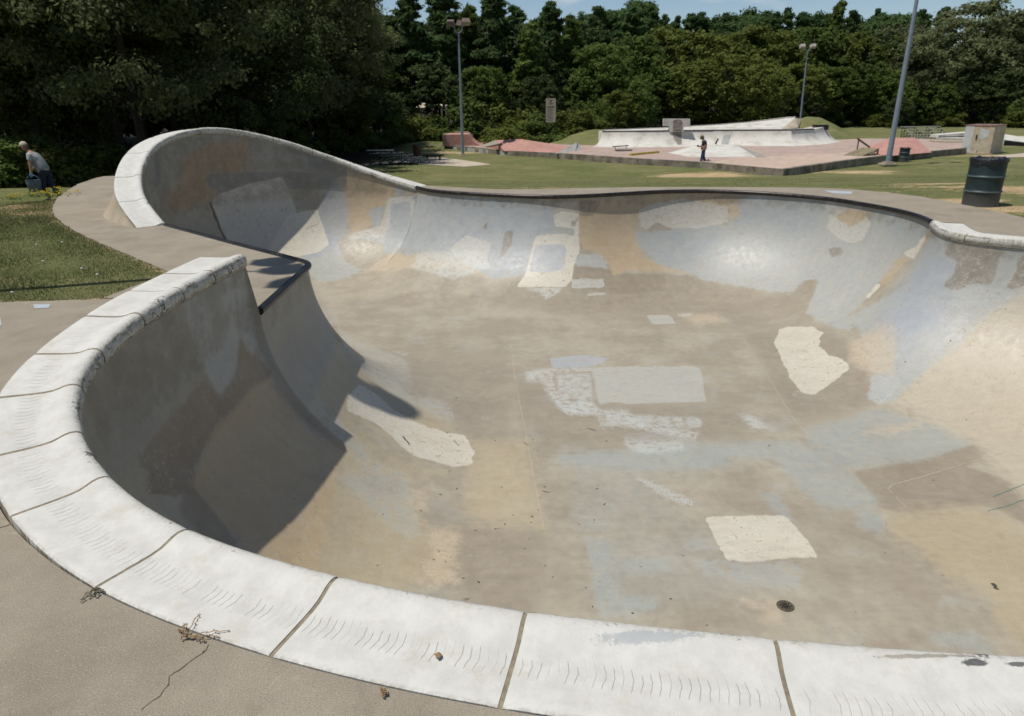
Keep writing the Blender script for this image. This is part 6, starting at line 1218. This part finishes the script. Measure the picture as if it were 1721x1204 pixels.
for px, Y, top, k, w, lab in ((1005, 76, 70, 'broadA', 1, None), (1050, 84, 48, 'broadB', 1, None), (1078, 86, 60, 'pineB', 1.3, None), (1112, 98, 52, 'oliveA', 1.3, 'pale olive tree catching the sun below the small cloud'), (1165, 100, 56, 'oliveB', 1.3, None), (1062, 74, 118, 'broadB', .9, None), (1100, 84, 110, 'broadA', 1.1, None), (1215, 102, 58, 'broadA', 1.3, None), (1260, 100, 42, 'oliveB', 1.2, None),
                             (1150, 83, 112, 'oliveA', 1.25, 'bright yellow-green tree behind the T-shaped slab'), (1210, 82, 92, 'oliveA', 1.35, 'largest bright yellow-green tree, right of the T-shaped slab'), (1265, 85, 110, 'oliveA', 1.2, 'bright yellow-green tree at the right of its cluster above the white bank'), (1040, 72, 150, 'oliveB', .95, 'small yellow-green tree left of the T-shaped slab'), (1000, 70, 165, 'broadB', 1.0, None),
                             (1300, 102, 48, 'broadB', 1.2, None), (1345, 104, 40, 'broadA', 1.2, None), (1395, 104, 52, 'oliveB', 1.1, None), (1440, 106, 50, 'broadB', 1.25, None), (1330, 94, 105, 'oliveB', 1.2, None), (1385, 96, 110, 'broadA', 1.2, None), (1430, 98, 95, 'broadB', 1.2, None), (1490, 104, 42, 'sageA', .9, None), (1475, 96, 110, 'broadB', 1.1, None), (1520, 98, 85, 'sageA', .9, None),
                             (1600, 104, -2, 'sageA', 1.3, 'broad domed grey-green tree, tallest at the right'), (1560, 100, 30, 'sageA', 1.0, None), (1655, 102, 22, 'sageA', 1.1, None), (1700, 100, 50, 'sageA', 1, None), (1745, 98, 40, 'broadC', 1.2, None), (1560, 94, 130, 'broadB', 1.1, None), (1620, 94, 120, 'broadC', 1.2, None), (1680, 92, 110, 'broadC', 1.2, None), (1710, 88, 160, 'broadB', 1.2, None), (1280, 92, 150, 'broadC', 1.2, None), (1350, 92, 150, 'broadC', 1.2, None), (1500, 90, 160, 'broadC', 1.1, None), (1790, 96, 60, 'broadB', 1.4, None)):
    place(k, px, Y, top=top, label=lab or {'b': 'green broadleaf tree in the wood across the meadow', 'o': 'yellowish broadleaf tree in the wood across the meadow', 's': 'grey-green broadleaf tree in the right part of the wood', 'p': 'slim green pine among the broadleaf trees across the meadow'}[k[0]], group=GO, wsc=w)
for px in range(980, 1840, 40): place(rt.choice(('broadC', 'broadB', 'broadC')), px+rt.uniform(-12, 12), 114+rt.uniform(-3, 3), top=72+rt.uniform(0, 25), label='dark tree in the back row of the right wood', group='back row of the right wood', wsc=1.5)
for i, (px, Y, H) in enumerate(((1470, 94, 2.4), (1530, 95, 2.2), (1585, 92, 2.6), (1640, 93, 2.0), (1700, 90, 3.2), (1400, 95, 2.5), (1730, 86, 3), (905, 63, 3), (960, 66, 3.5), (1000, 69, 2.6), (850, 62, 2.5))): place('shrubB' if i % 2 else 'shrubA', px, Y, H=H, label='low shrub at the edge of the meadow in front of the wood', group='shrubs at the meadow edge', name='shrub', cat='shrub', wsc=1.5)

# ============================================================ PEOPLE
def skin(name, chains, mat, parent, sub=2, extra=None):
    # chains: list of [(x,y,z,r or (rx,ry)), ...]; a chain may start at an existing point by repeating its coordinates
    vs = []; es = []; rs = []; key = {}
    for ch in chains:
        prev = None
        for p in ch:
            k = (round(p[0], 4), round(p[1], 4), round(p[2], 4))
            if k not in key: key[k] = len(vs); vs.append(k); rs.append(p[3] if isinstance(p[3], tuple) else (p[3], p[3]))
            i = key[k]
            if prev is not None and prev != i: es.append((prev, i))
            prev = i
    me = bpy.data.meshes.new(name); me.from_pydata(vs, es, []); o = bpy.data.objects.new(name, me); COL.objects.link(o)
    sm = o.modifiers.new('s', 'SKIN'); sm.use_smooth_shade = True
    if not me.skin_vertices: 
        bpy.context.view_layer.objects.active = o
    for i, sv in enumerate(me.skin_vertices[0].data): sv.radius = rs[i]; sv.use_root = (i == 0)
    s2 = o.modifiers.new('b', 'SUBSURF'); s2.levels = sub; s2.render_levels = sub
    dg = bpy.context.evaluated_depsgraph_get(); ev = o.evaluated_get(dg); nm = bpy.data.meshes.new_from_object(ev); o.modifiers.clear(); o.data = nm; nm.name = name
    nm.materials.clear(); nm.materials.append(mat); nm.polygons.foreach_set('use_smooth', [True]*len(nm.polygons)); o.parent = parent; return o
def head_mesh(m, c, fwd, r=.105):
    # modelled head: skull, jaw, nose, brow, ears; c = centre, fwd = facing direction
    f = Vector(fwd).normalized(); s = f.cross(Vector((0, 0, 1))).normalized(); u = s.cross(f)
    N, Mr = 20, 14; vs = []; fs = []
    for i in range(Mr+1):
        ph = math.pi*i/Mr
        for k in range(N):
            a_ = 2*math.pi*k/N; x_ = math.sin(ph)*math.cos(a_); y_ = math.sin(ph)*math.sin(a_); z_ = math.cos(ph)
            X_ = x_*r*.98; Y_ = y_*r*.78; Z_ = z_*r*1.15
            if z_ < -.1: t_ = (-z_-.1); Y_ *= 1-.35*t_; X_ = X_*(1-.25*t_)+.02*t_
            if x_ > .8 and abs(z_+.12) < .35: X_ += .022*max(0, 1-abs(y_)*4)*(1-abs(z_+.15)*2.2)
            if x_ > .6 and .05 < z_ < .3: X_ += .006
            if x_ > .6 and -.08 < z_ < .12 and .25 < abs(y_) < .6: X_ -= .010
            vs.append(Vector(c)+f*X_+s*Y_+u*Z_)
    for i in range(Mr):
        for k in range(N): fs.append((i*N+k, i*N+(k+1) % N, (i+1)*N+(k+1) % N, (i+1)*N+k))
    m.add(vs, fs)
    for sd in (-1, 1):
        e = Vector(c)+s*sd*r*.78-f*.012; pr = []
        for k in range(8): a_ = k*math.pi/4; pr.append((math.cos(a_)*.016, math.sin(a_)*.028))
        m.prism(pr, f, u, e, s*sd*.014)
def cap_mesh(m, c, fwd, r=.112):
    f = Vector(fwd).normalized(); s = f.cross(Vector((0, 0, 1))).normalized(); u = s.cross(f); N, Mr = 20, 6; vs = []; fs = []
    for i in range(Mr+1):
        ph = math.pi/2*i/Mr*1.02
        for k in range(N): a_ = 2*math.pi*k/N; vs.append(Vector(c)+u*.028+f*(math.sin(ph)*math.cos(a_)*r*1.02)+s*(math.sin(ph)*math.sin(a_)*r*.86)+u*(math.cos(ph)*r*.98))
    for i in range(Mr):
        for k in range(N): fs.append((i*N+k, i*N+(k+1) % N, (i+1)*N+(k+1) % N, (i+1)*N+k))
    b = len(vs); K = 9
    for q, (d0, dz) in enumerate(((.9, .03), (1.55, .008))):
        for k in range(K): a_ = -1.0+2.0*k/(K-1); vs.append(Vector(c)+f*(r*d0*math.cos(a_*.75))+s*(r*.80*math.sin(a_)*(1 if q == 0 else .9))+u*dz)
    n0 = len(vs)
    for k in range(2*K): vs.append(vs[b+k]-u*.008)
    for k in range(K-1): fs.append((b+k, b+k+1, b+K+k+1, b+K+k)); fs.append((n0+k+1, n0+k, n0+K+k, n0+K+k+1)); fs.append((b+K+k, b+K+k+1, n0+K+k+1, n0+K+k))
    m.add(vs, fs)
def merge_into(o, m, mat=None):
    # join extra MB geometry into a mesh object
    me = o.data; bm = bmesh.new(); bm.from_mesh(me); t_ = bpy.data.meshes.new('t'); t_.from_pydata(m.v, [], m.f); bm.from_mesh(t_); bm.to_mesh(me); bm.free(); me.polygons.foreach_set('use_smooth', [True]*len(me.polygons))
M_skin = simple('skin', (.36, .19, .13, 1), .55, .08, 30); M_shirt1 = simple('check_shirt', sc(178, 180, 182), .85, .25, 45); M_vest = simple('grey_vest', sc(150, 153, 152), .85, .15, 12); M_jean = simple('navy_trousers', (.018, .026, .045, 1), .9, .25, 25)
M_cap1 = simple('khaki_cap', sc(200, 190, 160), .85, .15, 20); M_capb = simple('cap_brim', sc(178, 176, 190), .8, .1, 20); M_glove = simple('blue_glove', sc(105, 178, 208), .5, .1, 20); M_hair = simple('grey_hair', sc(120, 105, 92), .9, .2, 60); M_shoe = simple('dark_shoe', (.012, .012, .012, 1), .6, .1, 20)
M_navy = simple('navy_shirt', (.016, .018, .034, 1), .85, .2, 20); M_bjean = simple('blue_jeans', (.035, .055, .105, 1), .9, .25, 20); M_cap2 = simple('olive_cap', (.07, .075, .04, 1), .85, .15, 20); M_dhair = simple('dark_hair', (.03, .02, .015, 1), .9, .2, 60)
def hand(ch, W, d, u, side, mir=1):
    # palm + four curled fingers + thumb as chains from the wrist W; d = direction of hand, u = curl direction
    W = Vector(W); d = Vector(d).normalized(); u = Vector(u).normalized(); s = d.cross(u).normalized()*mir
    p1 = W+d*.05; p2 = W+d*.09
    ch.append([(*W, .026), (*p1, (.04, .020)), (*p2, (.042, .016))])
    for k, (L_, o_) in enumerate(((.07, -.030), (.078, -.010), (.072, .010), (.058, .030))):
        a = p2+s*o_*.5; b = p2+s*o_+d*.03+u*.008; c = b+d*L_*.35+u*L_*.25; e = c+u*L_*.4+d*.005; ch.append([(*p2, (.042, .016)), (*b, .0095), (*c, .0085), (*e, .007)])
    a = W+d*.035+s*-.03; b = a+s*-.022+d*.03+u*.012; c = b+d*.025+u*.018; ch.append([(*p1, (.04, .020)), (*a, .013), (*b, .011), (*c, .009)])
# --- man with the bucket (faces left, leaning forward)
MY = 22.0; P = aty(84, 330, MY); man = empty('person', (P[0], MY, float(ground_z(P[0], MY)))); tag(man, 'older man in a khaki cap and grey vest leaning forward with a bucket at left', 'person')
# local: -x forward; near side (towards camera) is -y
hipz = .93; Hd = Vector((-.42, -.01, 1.66))
ch = [[(0, 0, hipz, (.15, .17)), (-.05, 0, 1.08, (.15, .17)), (-.12, 0, 1.24, (.15, .18)), (-.22, 0, 1.38, (.13, .19)), (-.30, 0, 1.49, .065), (-.36, 0, 1.57, .06)],
      [(-.22, 0, 1.38, (.13, .19)), (-.21, -.19, 1.38, .062), (-.22, -.23, 1.12, .048), (-.24, -.24, .90, .036)], [(-.22, 0, 1.38, (.13, .19)), (-.23, .19, 1.36, .062), (-.30, .24, 1.13, .048), (-.44, .22, .98, .036)],
      [(0, 0, hipz, (.15, .17)), (-.01, -.10, .86, .098), (-.06, -.11, .50, .065), (.05, -.11, .10, .045), (-.06, -.11, .05, .04)], [(0, 0, hipz, (.15, .17)), (.01, .10, .86, .098), (.06, .11, .50, .065), (.24, .11, .13, .045), (.15, .11, .06, .04)]]
hand(ch, (-.24, -.24, .90), (0, 0, -1), (-1, .3, 0), 1); hand(ch, (-.44, .22, .98), (-.8, 0, -.4), (0, 0, -1), 1)
body = skin('body', ch, M_skin, man); m = MB(); head_mesh(m, Hd, (-1, -.05, -.18)); merge_into(body, m)
skin('trousers', [[(0, 0, hipz+.10, (.155, .178)), (0, 0, hipz, (.165, .185)), (-.01, -.10, .86, .115), (-.06, -.11, .50, .085), (.05, -.11, .12, .075)], [(0, 0, hipz, (.165, .185)), (.01, .10, .86, .115), (.06, .11, .50, .085), (.24, .11, .15, .075)]], M_jean, man)
skin('shirt', [[(.0, 0, .88, (.185, .195)), (-.02, 0, 1.0, (.182, .195)), (-.13, 0, 1.24, (.165, .195)), (-.22, 0, 1.39, (.142, .2)), (-.30, 0, 1.45, .075)], [(-.22, 0, 1.39, (.142, .2)), (-.21, -.19, 1.39, .085), (-.215, -.225, 1.22, .072)], [(-.22, 0, 1.39, (.142, .2)), (-.23, .19, 1.37, .085), (-.28, .23, 1.22, .072)]], M_shirt1, man)
skin('vest', [[(.0, 0, .92, (.198, .205)), (-.02, 0, 1.0, (.198, .208)), (-.13, 0, 1.24, (.185, .205)), (-.205, 0, 1.37, (.165, .17)), (-.28, 0, 1.44, .09)]], M_vest, man)
m = MB(); cap_mesh(m, Hd, (-1, -.05, -.18)); m.build('cap', M_cap1, man, True)
m = MB(); m.lathe([(.0, .0), (.06, .0), (.085, .03), (.09, .07), (.08, .085)], (Hd.x+.035, Hd.y, Hd.z-.07), 12); m.build('hair', M_hair, man, True)
gch = []; hand(gch, (-.24, -.24, .90), (0, 0, -1), (-1, .3, 0), 1); gch = [[(p[0], p[1], p[2], (p[3][0]+.004, p[3][1]+.004) if isinstance(p[3], tuple) else p[3]+.003) for p in c_] for c_ in gch]; skin('glove', [[(-.238, -.24, .94, .041), (-.24, -.24, .90, .034)]]+gch, M_glove, man)
for (x_, y_) in ((-.04, -.11), (.18, .11)): m = MB(); m.prism([(.10, 0), (.10, .09), (.02, .10), (-.10, .05), (-.19, .035), (-.19, 0)], (1, 0, 0), (0, 0, 1), (x_, y_-.045, 0), (0, .09, 0)); m.build('shoe', M_shoe, man, 40.0)
bk = empty('bucket', (P[0]-.22, MY-.27, float(ground_z(P[0], MY)))); tag(bk, 'grey metal bucket hanging from the gloved hand of the older man', 'bucket')
m = MB(); m.lathe([(0, .34), (.155, .34), (.165, .36), (.195, .56), (.20, .57), (.198, .58), (.205, .66), (.213, .665), (.213, .68), (.20, .68), (.185, .56), (.15, .37), (0, .37)], (0, 0, 0), 28); m.build('pail', simple('bucket_grey', sc(108, 118, 126), .5, .12, 20, metal=.2), bk, 40.0)
m = MB(); m.tube([(-.205*math.cos(a_), 0, .65+.17*math.sin(a_)) for a_ in np.linspace(0, math.pi, 13)], .006, 6); m.build('bail', M_galv, bk)
# --- walking man on the far lawn (faces left)
WY = 41.0; P = aty(1180, 284, WY); wm = empty('person', (P[0], WY, float(ground_z(P[0], WY)))); tag(wm, 'man in an olive cap, navy T-shirt and jeans walking past the white pyramid', 'person')
Hd = Vector((-.13, 0, 1.58)); hz = .92
ch = [[(0, 0, hz, (.14, .15)), (.0, 0, 1.1, (.15, .16)), (.02, 0, 1.25, (.14, .18)), (.02, 0, 1.38, (.11, .18)), (-.05, 0, 1.46, .06), (-.09, 0, 1.51, .056)],
      [(.02, 0, 1.38, (.11, .18)), (.01, -.20, 1.37, .058), (.02, -.23, 1.10, .046), (-.22, -.18, 1.11, .034)], [(.02, 0, 1.38, (.11, .18)), (.01, .20, 1.37, .058), (.0, .23, 1.12, .046), (-.24, .10, 1.12, .034)],
      [(0, 0, hz, (.14, .15)), (-.02, -.09, .85, .09), (-.10, -.10, .47, .062), (-.16, -.10, .08, .042), (-.25, -.10, .05, .038)], [(0, 0, hz, (.14, .15)), (.02, .09, .85, .09), (.06, .10, .48, .062), (.26, .10, .13, .042), (.20, .10, .05, .038)]]
hand(ch, (-.22, -.18, 1.11), (-1, .3, .05), (0, .4, 1), 1); hand(ch, (-.24, .10, 1.12), (-1, -.3, .05), (0, -.4, 1), 1)
body = skin('body', ch, M_skin, wm); m = MB(); head_mesh(m, Hd, (-1, 0, -.42)); merge_into(body, m)
skin('jeans', [[(0, 0, hz+.08, (.145, .16)), (0, 0, hz, (.152, .168)), (-.02, -.09, .85, .108), (-.10, -.10, .47, .082), (-.155, -.10, .10, .072)], [(0, 0, hz, (.152, .168)), (.02, .09, .85, .108), (.06, .10, .48, .082), (.25, .10, .15, .072)]], M_bjean, wm)
skin('shirt', [[(.0, 0, .90, (.165, .172)), (.0, 0, 1.0, (.168, .175)), (.0, 0, 1.12, (.168, .178)), (.02, 0, 1.27, (.158, .19)), (.02, 0, 1.385, (.125, .19)), (-.03, 0, 1.44, .075)], [(.02, 0, 1.385, (.125, .19)), (.01, -.20, 1.375, .08), (.018, -.225, 1.22, .07)], [(.02, 0, 1.385, (.125, .19)), (.01, .20, 1.375, .08), (.0, .225, 1.22, .07)]], M_navy, wm)
m = MB(); cap_mesh(m, Hd, (-1, 0, -.42)); m.build('cap', M_cap2, wm, True)
m = MB(); m.lathe([(.0, .0), (.06, .0), (.085, .03), (.09, .07), (.08, .085)], (Hd.x+.035, Hd.y, Hd.z-.06), 12); m.build('hair', M_dhair, wm, True)
for (x_, y_) in ((-.16, -.10), (.27, .10)): m = MB(); m.prism([(.10, 0), (.10, .10), (.02, .11), (-.10, .05), (-.19, .035), (-.19, 0)], (1, 0, 0), (0, 0, 1), (x_, y_-.045, 0), (0, .09, 0)); m.build('shoe', M_shoe, wm, 40.0)
ph = empty('handset', (P[0]-.34, WY-.04, float(ground_z(P[0], WY))+1.13)); tag(ph, 'small dark object held in both hands of the walking man', 'handheld object'); m = MB(); m.box(0, 0, 0, .13, .09, .07, .1, 0, .2, .3, .85); m.box(0, 0, .045, .05, .04, .03); m.build('casing', M_blk, ph)
P = aty(1189, 284.5, WY+.4); gb = empty('trash_bag', (P[0], WY+.4, float(ground_z(P[0], WY+.4)))); tag(gb, 'small black bag lying in the grass behind the walking man', 'bag'); rr = random.Random(5); m = MB(); m.lathe([(0, 0), (.14, .0), (.19, .05), (.2, .12), (.15, .2), (.07, .26), (.03, .30), (.05, .36), (0, .34)], (0, 0, 0), 18, wob=lambda a, z: .13*math.sin(3*a+z*9)+.06*math.sin(7*a)); m.build('bag_body', M_bag, gb, True)
